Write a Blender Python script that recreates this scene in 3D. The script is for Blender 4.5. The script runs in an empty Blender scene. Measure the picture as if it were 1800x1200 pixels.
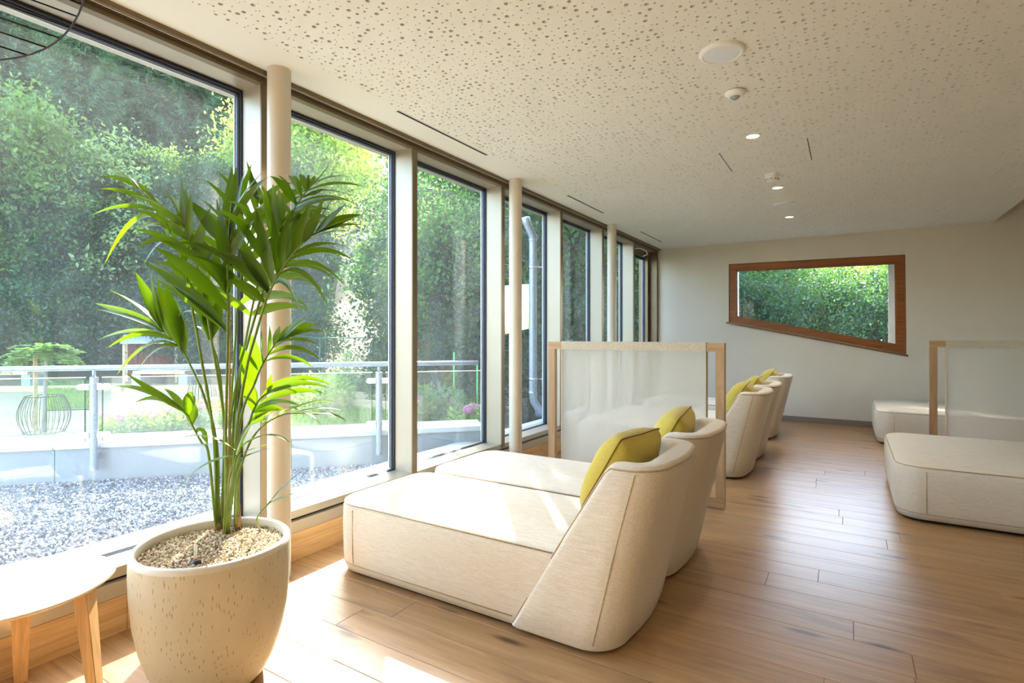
import bpy, bmesh, math, random
import numpy as np
from mathutils import Vector, Matrix, Euler, noise

random.seed(7)
RNG = np.random.default_rng(11)
PI = math.pi
R = math.radians
SC = bpy.context.scene
COL = SC.collection

# ------------------------------------------------------------------ camera, sky, sun, exposure
H = 1.25                      # eye height
F = 955.0                     # focal length in pixels of the 1800 wide frame
YAW = R(31.7)                 # camera turned left of the +Y axis (the glass front runs along +Y)
HORIZON = 586.0
cam = bpy.data.cameras.new('camera')
cam.sensor_width = 36.0
cam.lens = F / 1800.0 * 36.0
cam.shift_y = (HORIZON - 600.0) / 1800.0
cam.clip_start = 0.02
cam.clip_end = 300
cam_o = bpy.data.objects.new('camera', cam)
cam_o.location = (0, 0, H)
cam_o.rotation_euler = (R(90), 0, YAW)
COL.objects.link(cam_o)
SC.camera = cam_o

SUN_AZ = R(38.0)              # left of +Y
SUN_EL = R(35.5)
SKY_STRENGTH = 1.1
SUN_STRENGTH = 12.0
w = bpy.data.worlds.new('sky')
SC.world = w
w.use_nodes = True
nt = w.node_tree
bg = nt.nodes['Background']
sky = nt.nodes.new('ShaderNodeTexSky')
sky.sky_type = 'NISHITA'
sky.sun_disc = False
sky.sun_elevation = SUN_EL
sky.sun_rotation = -SUN_AZ
sky.altitude = 400
sky.dust_density = 2.0
nt.links.new(sky.outputs[0], bg.inputs[0])
bg.inputs[1].default_value = SKY_STRENGTH

sun = bpy.data.lights.new('sun', 'SUN')
sun.energy = SUN_STRENGTH
sun.angle = R(0.6)
sun.color = (1.0, 0.97, 0.92)
sun_o = bpy.data.objects.new('sun', sun)
sd = Vector((-math.sin(SUN_AZ) * math.cos(SUN_EL), math.cos(SUN_AZ) * math.cos(SUN_EL), math.sin(SUN_EL)))
sun_o.rotation_euler = (-sd).to_track_quat('-Z', 'Y').to_euler()
sun_o.location = sd * 60
COL.objects.link(sun_o)

SC.view_settings.view_transform = 'Standard'
SC.view_settings.look = 'None'
SC.view_settings.gamma = 1.0
SC.view_settings.use_curve_mapping = False
SC.view_settings.exposure = 1.25

# added warm spots, unseen behind the camera, that brighten the room
def fill_spot(x, y, power, z=2.58):
    l = bpy.data.lights.new('warm_spot', 'SPOT')
    l.energy = power
    l.spot_size = R(140)
    l.spot_blend = 0.9
    l.shadow_soft_size = 0.0
    l.color = (1.0, 0.82, 0.6)
    o = bpy.data.objects.new('warm_spot', l)
    o.location = (x, y, z)
    COL.objects.link(o)

for x_, y_ in ((0.55, 0.4), (0.55, -1.0), (-1.2, -0.9), (2.2, -0.6)):
    fill_spot(x_, y_, 22)

# ------------------------------------------------------------------ pixel geometry of the photograph
CS, SN = math.cos(YAW), math.sin(YAW)

def ray(u):
    t = (u - 900.0) / F
    return (-SN + CS * t, CS + SN * t)

def px(u, v, D):
    dx, dy = ray(u)
    return Vector((dx * D, dy * D, H - (v - HORIZON) / F * D))

def pz(u, v, z):
    return px(u, v, (H - z) * F / (v - HORIZON))

def pY(u, v, y):
    return px(u, v, y / ray(u)[1])

def pX(u, v, x):
    return px(u, v, x / ray(u)[0])

# ------------------------------------------------------------------ materials
def lin(r, g, b):
    f = lambda c: c / 12.92 if c <= 0.04045 else ((c + 0.055) / 1.055) ** 2.4
    return (f(r / 255.0), f(g / 255.0), f(b / 255.0), 1.0)

class NT:
    def __init__(s, name):
        s.m = bpy.data.materials.new(name)
        s.m.use_nodes = True
        s.t = s.m.node_tree
        s.b = s.t.nodes['Principled BSDF']
        s.out = s.t.nodes['Material Output']
    def n(s, typ, **kw):
        nd = s.t.nodes.new(typ)
        for k, v in kw.items():
            setattr(nd, k, v)
        return nd
    def l(s, a, b):
        s.t.links.new(a, b)
    def coords(s, scale=(1, 1, 1), kind='Object'):
        tc = s.n('ShaderNodeTexCoord')
        mp = s.n('ShaderNodeMapping')
        mp.inputs['Scale'].default_value = scale
        s.l(tc.outputs[kind], mp.inputs[0])
        return mp.outputs[0]
    def noise(s, vec, scale=5, detail=3, rough=0.5, dist=0.0):
        nd = s.n('ShaderNodeTexNoise')
        nd.inputs['Scale'].default_value = scale
        nd.inputs['Detail'].default_value = detail
        nd.inputs['Roughness'].default_value = rough
        nd.inputs['Distortion'].default_value = dist
        if vec is not None:
            s.l(vec, nd.inputs['Vector'])
        return nd.outputs['Fac']
    def ramp(s, fac, stops):
        r = s.n('ShaderNodeValToRGB')
        e = r.color_ramp.elements
        while len(e) < len(stops):
            e.new(0.5)
        for el, (p, c) in zip(e, stops):
            el.position = p
            el.color = c
        s.l(fac, r.inputs[0])
        return r.outputs[0]
    def bump(s, h, strength=0.3, dist=0.01):
        b = s.n('ShaderNodeBump')
        b.inputs['Strength'].default_value = strength
        b.inputs['Distance'].default_value = dist
        s.l(h, b.inputs['Height'])
        s.l(b.outputs[0], s.b.inputs['Normal'])
    def mixc(s, fac, a, b, blend='MIX'):
        m = s.n('ShaderNodeMix')
        m.data_type = 'RGBA'
        m.blend_type = blend
        for i, v in ((0, fac), (6, a), (7, b)):
            if isinstance(v, (int, float)):
                m.inputs[i].default_value = v
            elif isinstance(v, tuple):
                m.inputs[i].default_value = v
            else:
                s.l(v, m.inputs[i])
        return m.outputs[2]

def plain(name, col, rough=0.5, metal=0.0, var=0.06, scale=8, bump=0.0, spec=0.5):
    t = NT(name)
    v = t.coords()
    f = t.noise(v, scale, 4)
    a = tuple(c * (1 - var) for c in col[:3]) + (1,)
    b = tuple(min(1, c * (1 + var)) for c in col[:3]) + (1,)
    t.l(t.ramp(f, [(0.3, a), (0.7, b)]), t.b.inputs['Base Color'])
    t.b.inputs['Roughness'].default_value = rough
    t.b.inputs['Metallic'].default_value = metal
    t.b.inputs['Specular IOR Level'].default_value = spec
    if bump:
        t.bump(t.noise(v, scale * 12, 2), bump, 0.003)
    return t.m

def wood(name, dark, light, axis=0, scale=1.0, rough=0.45, rand=0.0, kind='Object', knots=False, contrast=1.0):
    t = NT(name)
    sc = [22 * scale] * 3
    sc[axis] = 1.3 * scale
    tc = t.n('ShaderNodeTexCoord')
    vec = tc.outputs[kind]
    oi = t.n('ShaderNodeObjectInfo')
    if rand:
        cm = t.n('ShaderNodeCombineXYZ')
        mul = t.n('ShaderNodeMath', operation='MULTIPLY')
        mul.inputs[1].default_value = 37.0
        t.l(oi.outputs['Random'], mul.inputs[0])
        for i in range(3):
            t.l(mul.outputs[0], cm.inputs[i])
        ad = t.n('ShaderNodeVectorMath', operation='ADD')
        t.l(vec, ad.inputs[0]); t.l(cm.outputs[0], ad.inputs[1])
        vec = ad.outputs[0]
    mp = t.n('ShaderNodeMapping')
    mp.inputs['Scale'].default_value = sc
    t.l(vec, mp.inputs[0])
    f1 = t.noise(mp.outputs[0], 1.0, 5, 0.55, 0.6)
    mp2 = t.n('ShaderNodeMapping')
    s2 = [90 * scale] * 3
    s2[axis] = 3.0 * scale
    mp2.inputs['Scale'].default_value = s2
    t.l(vec, mp2.inputs[0])
    f2 = t.noise(mp2.outputs[0], 1.0, 2, 0.6)
    # cathedral rings
    mp3 = t.n('ShaderNodeMapping')
    s3 = [5.5 * scale] * 3
    s3[axis] = 0.55 * scale
    mp3.inputs['Scale'].default_value = s3
    t.l(vec, mp3.inputs[0])
    f3 = t.noise(mp3.outputs[0], 1.0, 1, 0.4, 0.3)
    m3 = t.n('ShaderNodeMath', operation='MULTIPLY'); m3.inputs[1].default_value = 26.0
    t.l(f3, m3.inputs[0])
    fr = t.n('ShaderNodeMath', operation='PINGPONG'); fr.inputs[1].default_value = 1.0
    t.l(m3.outputs[0], fr.inputs[0])
    c1 = t.ramp(f1, [(0.25, dark), (0.75, light)])
    k = 0.82 if contrast >= 1 else 1 - 0.18 * contrast
    c2 = t.ramp(f2, [(0.3, (k, k * 0.97, k * 0.93, 1)), (0.6, (1, 1, 1, 1))])
    c3 = t.ramp(fr.outputs[0], [(0.0, (k + .05, k + .03, k, 1)), (0.45, (1, 1, 1, 1))])
    c = t.mixc(1.0, c1, c2, 'MULTIPLY')
    c = t.mixc(0.7, c, c3, 'MULTIPLY')
    if rand:
        rr = t.ramp(oi.outputs['Random'], [(0.0, (1 - rand, 1 - rand, 1 - rand, 1)), (1.0, (1 + rand * .6, 1 + rand * .55, 1 + rand * .5, 1))])
        c = t.mixc(1.0, c, rr, 'MULTIPLY')
    if knots:
        mk = t.n('ShaderNodeMapping')
        sk = [6.0] * 3
        sk[axis] = 1.6
        mk.inputs['Scale'].default_value = sk
        t.l(vec, mk.inputs[0])
        vo = t.n('ShaderNodeTexVoronoi')
        vo.inputs['Scale'].default_value = 1.0
        vo.inputs['Randomness'].default_value = 1.0
        t.l(mk.outputs[0], vo.inputs['Vector'])
        kn = t.ramp(vo.outputs['Distance'], [(0.05, (0.26, 0.21, 0.18, 1)), (0.16, (1, 1, 1, 1))])
        c = t.mixc(0.95, c, kn, 'MULTIPLY')
        f4 = t.noise(mk.outputs[0], 0.8, 4, 0.6, 0.5)
        sm = t.ramp(f4, [(0.58, (1, 1, 1, 1)), (0.72, (0.62, 0.57, 0.54, 1))])
        c = t.mixc(0.8, c, sm, 'MULTIPLY')
    t.l(c, t.b.inputs['Base Color'])
    t.b.inputs['Roughness'].default_value = rough
    t.bump(f2, 0.08, 0.002)
    return t.m

def fabric(name, dark, light, axis_scale=(9, 70, 230), rough=0.95, bump=0.25):
    t = NT(name)
    v = t.coords(axis_scale)
    f = t.noise(v, 1.6, 3, 0.65)
    v2 = t.coords((1, 1, 1))
    f2 = t.noise(v2, 320, 1)
    c = t.ramp(f, [(0.32, dark), (0.68, light)])
    c2 = t.ramp(f2, [(0.35, (0.86, 0.85, 0.83, 1)), (0.6, (1, 1, 1, 1))])
    t.l(t.mixc(1.0, c, c2, 'MULTIPLY'), t.b.inputs['Base Color'])
    t.b.inputs['Roughness'].default_value = rough
    t.b.inputs['Specular IOR Level'].default_value = 0.15
    t.b.inputs['Sheen Weight'].default_value = 0.15
    t.bump(f2, bump, 0.002)
    return t.m

def leaf_mat(name, dark, light, trans, tfac=0.45, rough=0.45, island=True, gloss=0.25, veins=False):
    t = NT(name)
    if island:
        g = t.n('ShaderNodeNewGeometry')
        fac = g.outputs['Random Per Island']
    else:
        oi = t.n('ShaderNodeObjectInfo')
        fac = oi.outputs['Random']
    c = t.ramp(fac, [(0.0, dark), (1.0, light)])
    if veins:
        v = t.coords((260, 3, 1), 'UV')
        f = t.noise(v, 1.0, 2)
        vn = t.ramp(f, [(0.35, (0.8, 0.8, 0.8, 1)), (0.65, (1.08, 1.08, 1.08, 1))])
        c = t.mixc(1.0, c, vn, 'MULTIPLY')
    t.l(c, t.b.inputs['Base Color'])
    t.b.inputs['Roughness'].default_value = rough
    t.b.inputs['Specular IOR Level'].default_value = gloss
    tr = t.n('ShaderNodeBsdfTranslucent')
    c2 = t.ramp(fac, [(0.0, tuple(x * 0.8 for x in trans[:3]) + (1,)), (1.0, trans)])
    t.l(c2, tr.inputs[0])
    mx = t.n('ShaderNodeMixShader')
    mx.inputs[0].default_value = tfac
    t.l(t.b.outputs[0], mx.inputs[1])
    t.l(tr.outputs[0], mx.inputs[2])
    t.l(mx.outputs[0], t.out.inputs[0])
    return t.m

def glass_mat(name, haze=0.03, tint=(0.97, 0.99, 0.975, 1), f0=0.065, streak=True):
    t = NT(name)
    t.t.nodes.remove(t.b)
    tr = t.n('ShaderNodeBsdfTransparent')
    tr.inputs[0].default_value = tint
    gl = t.n('ShaderNodeBsdfGlossy')
    gl.inputs['Roughness'].default_value = 0.0
    gl.inputs[0].default_value = (1, 1, 1, 1)
    lw = t.n('ShaderNodeLayerWeight')
    lw.inputs['Blend'].default_value = 0.5
    pw = t.n('ShaderNodeMath', operation='POWER')
    pw.inputs[1].default_value = 5.0
    t.l(lw.outputs['Facing'], pw.inputs[0])
    ml = t.n('ShaderNodeMath', operation='MULTIPLY_ADD')
    ml.inputs[1].default_value = 1 - f0
    ml.inputs[2].default_value = f0
    t.l(pw.outputs[0], ml.inputs[0])
    # bluish scatter in the pane stands in for the aerial haze outside
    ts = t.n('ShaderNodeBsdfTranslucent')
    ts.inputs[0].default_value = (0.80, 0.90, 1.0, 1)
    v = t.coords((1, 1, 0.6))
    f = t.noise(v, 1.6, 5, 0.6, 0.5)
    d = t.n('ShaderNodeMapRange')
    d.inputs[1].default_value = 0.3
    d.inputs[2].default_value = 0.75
    d.inputs[3].default_value = haze * 0.35
    d.inputs[4].default_value = haze * 1.7
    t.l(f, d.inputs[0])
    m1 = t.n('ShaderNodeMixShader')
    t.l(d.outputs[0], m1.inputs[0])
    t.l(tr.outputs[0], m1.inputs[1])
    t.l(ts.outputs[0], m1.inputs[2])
    m2 = t.n('ShaderNodeMixShader')
    t.l(ml.outputs[0], m2.inputs[0])
    t.l(m1.outputs[0], m2.inputs[1])
    t.l(gl.outputs[0], m2.inputs[2])
    t.l(m2.outputs[0], t.out.inputs[0])
    return t.m

def mesh_fabric_mat(name):
    t = NT(name)
    v = t.coords((1, 1, 1))
    f = t.noise(t.coords((160, 1, 160)), 1.0, 2)
    c = t.ramp(f, [(0.3, lin(222, 219, 208)), (0.7, lin(242, 240, 232))])
    t.l(c, t.b.inputs['Base Color'])
    t.b.inputs['Roughness'].default_value = 0.9
    t.b.inputs['Specular IOR Level'].default_value = 0.1
    tl = t.n('ShaderNodeBsdfTranslucent')
    t.l(c, tl.inputs[0])
    m1 = t.n('ShaderNodeMixShader'); m1.inputs[0].default_value = 0.5
    t.l(t.b.outputs[0], m1.inputs[1]); t.l(tl.outputs[0], m1.inputs[2])
    tp = t.n('ShaderNodeBsdfTransparent')
    m2 = t.n('ShaderNodeMixShader'); m2.inputs[0].default_value = 0.42
    t.l(m1.outputs[0], m2.inputs[1]); t.l(tp.outputs[0], m2.inputs[2])
    t.l(m2.outputs[0], t.out.inputs[0])
    return t.m

def emit_mat(name, col, s):
    t = NT(name)
    t.b.inputs['Base Color'].default_value = (0.9, 0.9, 0.88, 1)
    t.b.inputs['Emission Color'].default_value = col
    t.b.inputs['Emission Strength'].default_value = s
    return t.m

def stones_mat(name, stops, rough=0.85):
    t = NT(name)
    g = t.n('ShaderNodeNewGeometry')
    t.l(t.ramp(g.outputs['Random Per Island'], stops), t.b.inputs['Base Color'])
    t.b.inputs['Roughness'].default_value = rough
    return t.m

def ground_mat(name, a, b, c, scale=2.0, bump=0.4):
    t = NT(name)
    v = t.coords((1, 1, 1))
    f = t.noise(v, scale, 6, 0.65)
    f2 = t.noise(v, scale * 25, 3, 0.6)
    col = t.ramp(f, [(0.3, a), (0.5, b), (0.72, c)])
    k = t.ramp(f2, [(0.3, (0.72, 0.72, 0.72, 1)), (0.65, (1, 1, 1, 1))])
    t.l(t.mixc(1.0, col, k, 'MULTIPLY'), t.b.inputs['Base Color'])
    t.b.inputs['Roughness'].default_value = 0.95
    t.bump(f2, bump, 0.03)
    return t.m

M = {}
M['floor'] = wood('oak_plank', lin(156, 122, 82), lin(184, 148, 105), 0, 1.0, 0.34, rand=0.05, knots=True, contrast=0.8)
M['oak_x'] = wood('oak_along_x', lin(172, 136, 94), lin(204, 170, 126), 0, 1.2, 0.45)
M['oak_y'] = wood('oak_along_y', lin(200, 158, 104), lin(226, 188, 136), 1, 1.0, 0.45)
M['oak_z'] = wood('oak_upright', lin(162, 126, 86), lin(196, 160, 116), 2, 1.4, 0.45)
M['ash'] = wood('ash_pale', lin(224, 196, 156), lin(240, 220, 188), 0, 1.0, 0.4, contrast=0.5)
M['ash_z'] = wood('ash_upright', lin(206, 160, 104), lin(228, 186, 130), 2, 1.6, 0.4)
M['frame_wood'] = wood('mahogany_stain', lin(122, 66, 24), lin(166, 96, 42), 0, 1.4, 0.35)
M['sill_wood'] = wood('dark_oak_sill', lin(108, 76, 48), lin(140, 104, 68), 0, 1.4, 0.45)
M['wall'] = plain('wall_plaster', lin(216, 205, 187), 0.9, 0, 0.02, 3, 0.12, 0.2)
M['ceiling'] = plain('ceiling_paint', lin(233, 229, 216), 0.92, 0, 0.012, 2, 0.0, 0.15)
M['hole_shade'] = plain('painted_hole_shade', lin(138, 126, 106), 0.95, 0, 0.03)  # darker hole bottoms: shade of the recesses put into colour
M['base'] = plain('baseboard_taupe', lin(132, 118, 104), 0.6, 0, 0.03)
M['alu'] = plain('taupe_anodised_metal', lin(178, 166, 146), 0.42, 0.35, 0.02, 4)
M['bronze'] = plain('bronze_and_shaded_taupe', lin(124, 106, 80), 0.4, 0.45, 0.03, 4)  # bronze trim, and the shaded tone of the taupe mullion noses
M['alu_pale'] = plain('pale_outer_profile', lin(206, 200, 186), 0.45, 0.1, 0.02)
M['gasket'] = plain('black_rubber', lin(26, 30, 40), 0.45, 0, 0.1)
M['gasket_grey'] = plain('grey_seal', lin(96, 104, 120), 0.4, 0.2, 0.1)
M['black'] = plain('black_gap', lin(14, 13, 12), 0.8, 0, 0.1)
M['column'] = plain('column_paint', lin(214, 202, 182), 0.5, 0, 0.015, 3)
M['white'] = plain('white_plastic', lin(242, 239, 232), 0.5, 0, 0.02)
M['white_metal'] = plain('white_lacquer', lin(222, 224, 222), 0.5, 0, 0.03)
M['grille'] = plain('speaker_grille', lin(226, 231, 232), 0.7, 0, 0.03, 300)
M['lens'] = plain('sensor_lens', lin(150, 160, 158), 0.25, 0, 0.05)
M['lamp'] = emit_mat('downlight_glow', (1.0, 0.90, 0.72, 1), 4.0)
M['galv'] = plain('galvanised_steel', lin(158, 168, 180), 0.42, 0.6, 0.14, 60)
M['steel_plate'] = plain('grey_steel_plate', lin(140, 140, 138), 0.35, 0.7, 0.05)
M['chrome'] = plain('chrome', lin(215, 215, 215), 0.12, 1.0, 0.01)
M['linen'] = fabric('linen_cream', lin(212, 201, 180), lin(230, 221, 204))
M['linen_band'] = fabric('linen_band', lin(190, 176, 152), lin(214, 201, 178), (60, 60, 60))
M['piping'] = fabric('linen_piping', lin(172, 154, 124), lin(192, 174, 144), (60, 60, 60))
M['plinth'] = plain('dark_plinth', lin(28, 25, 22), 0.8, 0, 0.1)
M['mesh'] = mesh_fabric_mat('sheer_mesh')
M['cushion'] = fabric('mustard_cotton', lin(190, 168, 72), lin(204, 183, 88), (60, 160, 160))
M['cushion_seam'] = fabric('mustard_seam', lin(118, 92, 24), lin(138, 110, 34), (30, 30, 30))
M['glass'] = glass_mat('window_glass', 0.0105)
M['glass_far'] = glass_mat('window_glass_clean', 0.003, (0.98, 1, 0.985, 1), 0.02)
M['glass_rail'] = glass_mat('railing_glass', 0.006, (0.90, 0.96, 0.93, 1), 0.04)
M['glass_edge'] = plain('green_glass_edge', lin(20, 60, 36), 0.2, 0, 0.05)
M['concrete'] = plain('pale_render', lin(146, 152, 156), 0.85, 0, 0.06, 2, 0.2)
M['cap'] = plain('white_metal_coping', lin(186, 190, 194), 0.5, 0, 0.02)
M['wire'] = plain('black_wire', lin(34, 30, 28), 0.5, 0.3, 0.05)
M['wire_green'] = plain('rusty_wire', lin(62, 66, 52), 0.6, 0.3, 0.15)
M['fence'] = plain('green_coated_steel', lin(24, 96, 62), 0.5, 0, 0.08)
M['timber'] = wood('garden_timber', lin(176, 146, 104), lin(214, 186, 142), 0, 0.6, 0.8)
M['bark'] = plain('bark', lin(62, 58, 44), 0.95, 0, 0.3, 12, 0.6)
M['birch'] = plain('pale_bark', lin(150, 140, 128), 0.9, 0, 0.3, 10, 0.4)
M['gravel'] = stones_mat('terrace_gravel', [(0, lin(58, 63, 72)), (0.4, lin(108, 112, 120)), (0.75, lin(146, 149, 154)), (1, lin(206, 207, 208))])
M['pot_gravel'] = stones_mat('clay_granules', [(0, lin(108, 92, 72)), (0.25, lin(176, 158, 128)), (0.6, lin(214, 196, 164)), (1, lin(236, 222, 196))])
M['gravel_bed'] = ground_mat('gravel_bed', lin(120, 124, 130), lin(150, 154, 160), lin(180, 182, 186), 30)
M['soil'] = ground_mat('soil', lin(90, 78, 62), lin(120, 104, 84), lin(140, 122, 98), 30)
M['sand'] = ground_mat('sandy_path', lin(142, 125, 95), lin(157, 140, 108), lin(172, 155, 122), 0.7, 0.2)
M['forest_floor'] = ground_mat('forest_floor', lin(46, 52, 30), lin(64, 70, 42), lin(92, 84, 58), 0.6, 0.6)
M['dirt'] = ground_mat('dirt_track', lin(128, 114, 88), lin(150, 136, 108), lin(108, 110, 70), 0.9, 0.5)
M['lawn'] = ground_mat('lawn_soil', lin(78, 102, 40), lin(98, 122, 50), lin(112, 134, 60), 1.0)
M['grass'] = leaf_mat('grass_blades', lin(84, 116, 40), lin(136, 160, 68), lin(170, 200, 70), 0.4)
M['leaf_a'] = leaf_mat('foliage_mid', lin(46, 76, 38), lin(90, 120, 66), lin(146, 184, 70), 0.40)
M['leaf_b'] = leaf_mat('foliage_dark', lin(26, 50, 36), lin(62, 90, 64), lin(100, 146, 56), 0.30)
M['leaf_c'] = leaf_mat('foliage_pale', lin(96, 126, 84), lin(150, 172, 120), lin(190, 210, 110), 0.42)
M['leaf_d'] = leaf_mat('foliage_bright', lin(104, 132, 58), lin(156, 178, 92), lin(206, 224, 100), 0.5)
M['needle'] = leaf_mat('spruce_needles', lin(52, 80, 62), lin(104, 132, 100), lin(120, 150, 84), 0.3)
M['fern'] = leaf_mat('feathery_leaf', lin(66, 110, 50), lin(120, 160, 84), lin(160, 200, 80), 0.4)
M['palm'] = leaf_mat('palm_leaflet', lin(20, 46, 12), lin(44, 76, 24), lin(160, 204, 12), 0.27, 0.3, False, 0.5)
M['stalk'] = plain('palm_stalk', lin(112, 136, 44), 0.45, 0, 0.15, 10)
M['sheath'] = plain('palm_sheath', lin(168, 134, 92), 0.8, 0, 0.25, 20, 0.5)
M['petal'] = leaf_mat('pink_petals', lin(196, 110, 150), lin(226, 160, 186), lin(230, 150, 180), 0.3)
M['roof_grey'] = plain('grey_sheet_roof', lin(150, 156, 162), 0.6, 0.1, 0.05)
M['rust'] = wood('rusty_boards', lin(96, 44, 26), lin(134, 74, 46), 2, 0.6, 0.8)

def pot_mat():
    t = NT('pot_stoneware')
    v = t.coords((110, 110, 24), 'Object')
    vo = t.n('ShaderNodeTexVoronoi')
    vo.inputs['Scale'].default_value = 1.0
    t.l(v, vo.inputs['Vector'])
    f = t.noise(t.coords((2, 2, 1.2)), 2.0, 4)
    sl = t.ramp(vo.outputs['Distance'], [(0.10, (0, 0, 0, 1)), (0.24, (1, 1, 1, 1))])
    msk = t.ramp(t.noise(t.coords((30, 30, 9)), 1.0, 2), [(0.42, (1, 1, 1, 1)), (0.50, (0, 0, 0, 1))])
    hgt = t.mixc(1.0, sl, msk, 'LIGHTEN')
    c = t.ramp(f, [(0.3, lin(186, 174, 148)), (0.7, lin(206, 196, 170))])
    dk = t.mixc(1.0, hgt, (0.72, 0.68, 0.6, 1), 'LIGHTEN')
    t.l(t.mixc(1.0, c, dk, 'MULTIPLY'), t.b.inputs['Base Color'])
    t.b.inputs['Roughness'].default_value = 0.55
    t.bump(hgt, 0.5, 0.004)
    return t.m
M['pot'] = pot_mat()
M['pot_rim'] = plain('pot_rim_glaze', lin(206, 200, 186), 0.35, 0, 0.02)

# ------------------------------------------------------------------ mesh helpers
class MB:
    """collects vertices and faces of one mesh"""
    def __init__(s):
        s.v, s.f, s.mi = [], [], []
        s.cur = 0
    def add(s, vs, fs):
        o = len(s.v)
        s.v += [tuple(p) for p in vs]
        s.f += [tuple(i + o for i in f) for f in fs]
        s.mi += [s.cur] * len(fs)
        return s
    def box(s, x0, x1, y0, y1, z0, z1):
        vs = [(x, y, z) for x in (x0, x1) for y in (y0, y1) for z in (z0, z1)]
        return s.add(vs, [(0, 1, 3, 2), (4, 6, 7, 5), (0, 4, 5, 1), (2, 3, 7, 6), (0, 2, 6, 4), (1, 5, 7, 3)])
    def hexa(s, p):
        """eight corners: bottom four ccw, top four ccw"""
        return s.add(p, [(3, 2, 1, 0), (4, 5, 6, 7), (0, 1, 5, 4), (1, 2, 6, 5), (2, 3, 7, 6), (3, 0, 4, 7)])
    def beam(s, a, b, wv, hv):
        """bar from a to b with half-size vectors wv, hv"""
        a, b, wv, hv = Vector(a), Vector(b), Vector(wv), Vector(hv)
        return s.hexa([a - wv - hv, a + wv - hv, b + wv - hv, b - wv - hv, a - wv + hv, a + wv + hv, b + wv + hv, b - wv + hv])
    def rings(s, rings, cap0=True, cap1=True, closed=True):
        n = len(rings[0])
        o = len(s.v)
        for r in rings:
            s.v += [tuple(p) for p in r]
        fs = []
        for k in range(len(rings) - 1):
            for i in range(n if closed else n - 1):
                j = (i + 1) % n
                fs.append((o + k * n + i, o + k * n + j, o + (k + 1) * n + j, o + (k + 1) * n + i))
        if cap0:
            fs.append(tuple(o + i for i in reversed(range(n))))
        if cap1:
            fs.append(tuple(o + (len(rings) - 1) * n + i for i in range(n)))
        s.f += fs
        s.mi += [s.cur] * len(fs)
        return s
    def tube(s, pts, r, n=8, caps=True):
        pts = [Vector(p) for p in pts]
        m = len(pts)
        rs = r if isinstance(r, (list, tuple)) else [r] * m
        up = None
        rings = []
        for i, p in enumerate(pts):
            t = (pts[min(i + 1, m - 1)] - pts[max(i - 1, 0)]).normalized()
            if up is None:
                a = Vector((0, 0, 1)) if abs(t.z) < 0.9 else Vector((1, 0, 0))
                up = (a - t * a.dot(t)).normalized()
            else:
                up = (up - t * up.dot(t))
                up = up.normalized() if up.length > 1e-6 else t.orthogonal().normalized()
            sd_ = t.cross(up)
            rings.append([p + (up * math.cos(2 * PI * k / n) + sd_ * math.sin(2 * PI * k / n)) * rs[i] for k in range(n)])
        return s.rings(rings, caps, caps)
    def ring_tube(s, pts, r, n=6):
        """closed loop tube"""
        pts = [Vector(p) for p in pts]
        m = len(pts)
        c = sum(pts, Vector()) / m
        rings = []
        for i, p in enumerate(pts):
            t = (pts[(i + 1) % m] - pts[i - 1]).normalized()
            u = (p - c)
            u = (u - t * u.dot(t)).normalized()
            b = t.cross(u)
            rings.append([p + (u * math.cos(2 * PI * k / n) + b * math.sin(2 * PI * k / n)) * r for k in range(n)])
        return s.rings(rings + [rings[0]], False, False)
    def lathe(s, prof, n=32, c=(0, 0, 0), caps=True):
        rings = [[(c[0] + r * math.cos(2 * PI * k / n), c[1] + r * math.sin(2 * PI * k / n), c[2] + z) for k in range(n)] for r, z in prof]
        return s.rings(rings, caps and prof[0][0] > 1e-4, caps and prof[-1][0] > 1e-4)
    def build(s, name, mat=None, parent=None, smooth=False, loc=None, mats=None, bevel=0.0, auto=None):
        me = bpy.data.meshes.new(name)
        me.from_pydata(s.v, [], s.f)
        for m in (mats or [mat]):
            me.materials.append(m)
        if mats:
            me.polygons.foreach_set('material_index', s.mi)
        if bevel:
            bm = bmesh.new()
            bm.from_mesh(me)
            bmesh.ops.remove_doubles(bm, verts=bm.verts, dist=1e-5)
            es = [e for e in bm.edges if len(e.link_faces) == 2 and e.calc_face_angle(0) > 0.6]
            bmesh.ops.bevel(bm, geom=es, offset=bevel, segments=2, affect='EDGES', clamp_overlap=True)
            bm.to_mesh(me)
            bm.free()
        if smooth:
            me.polygons.foreach_set('use_smooth', [True] * len(me.polygons))
            if auto:
                me.set_sharp_from_angle(angle=R(auto))
        me.update()
        o = bpy.data.objects.new(name, me)
        COL.objects.link(o)
        if parent:
            o.parent = parent
        if loc:
            o.location = loc
        return o

def np_mesh(name, verts, polys_sizes, loops, mat, parent=None, smooth=False, loc=None):
    """fast mesh from numpy arrays"""
    me = bpy.data.meshes.new(name)
    me.vertices.add(len(verts))
    me.vertices.foreach_set('co', np.asarray(verts, dtype=np.float32).ravel())
    me.loops.add(len(loops))
    me.loops.foreach_set('vertex_index', np.asarray(loops, dtype=np.int32))
    sizes = np.asarray(polys_sizes, dtype=np.int32)
    me.polygons.add(len(sizes))
    st = np.concatenate([[0], np.cumsum(sizes)[:-1]]).astype(np.int32)
    me.polygons.foreach_set('loop_start', st)
    if mat:
        me.materials.append(mat)
    me.update(calc_edges=True)
    me.validate()
    me.polygons.foreach_set('use_smooth', [smooth] * len(sizes))
    me.update()
    o = bpy.data.objects.new(name, me)
    COL.objects.link(o)
    if parent:
        o.parent = parent
    if loc is not None:
        o.location = loc
    return o

def tag(o, label=None, cat=None, group=None, kind=None):
    if label: o['label'] = label
    if cat: o['category'] = cat
    if group: o['group'] = group
    if kind: o['kind'] = kind
    return o

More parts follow.
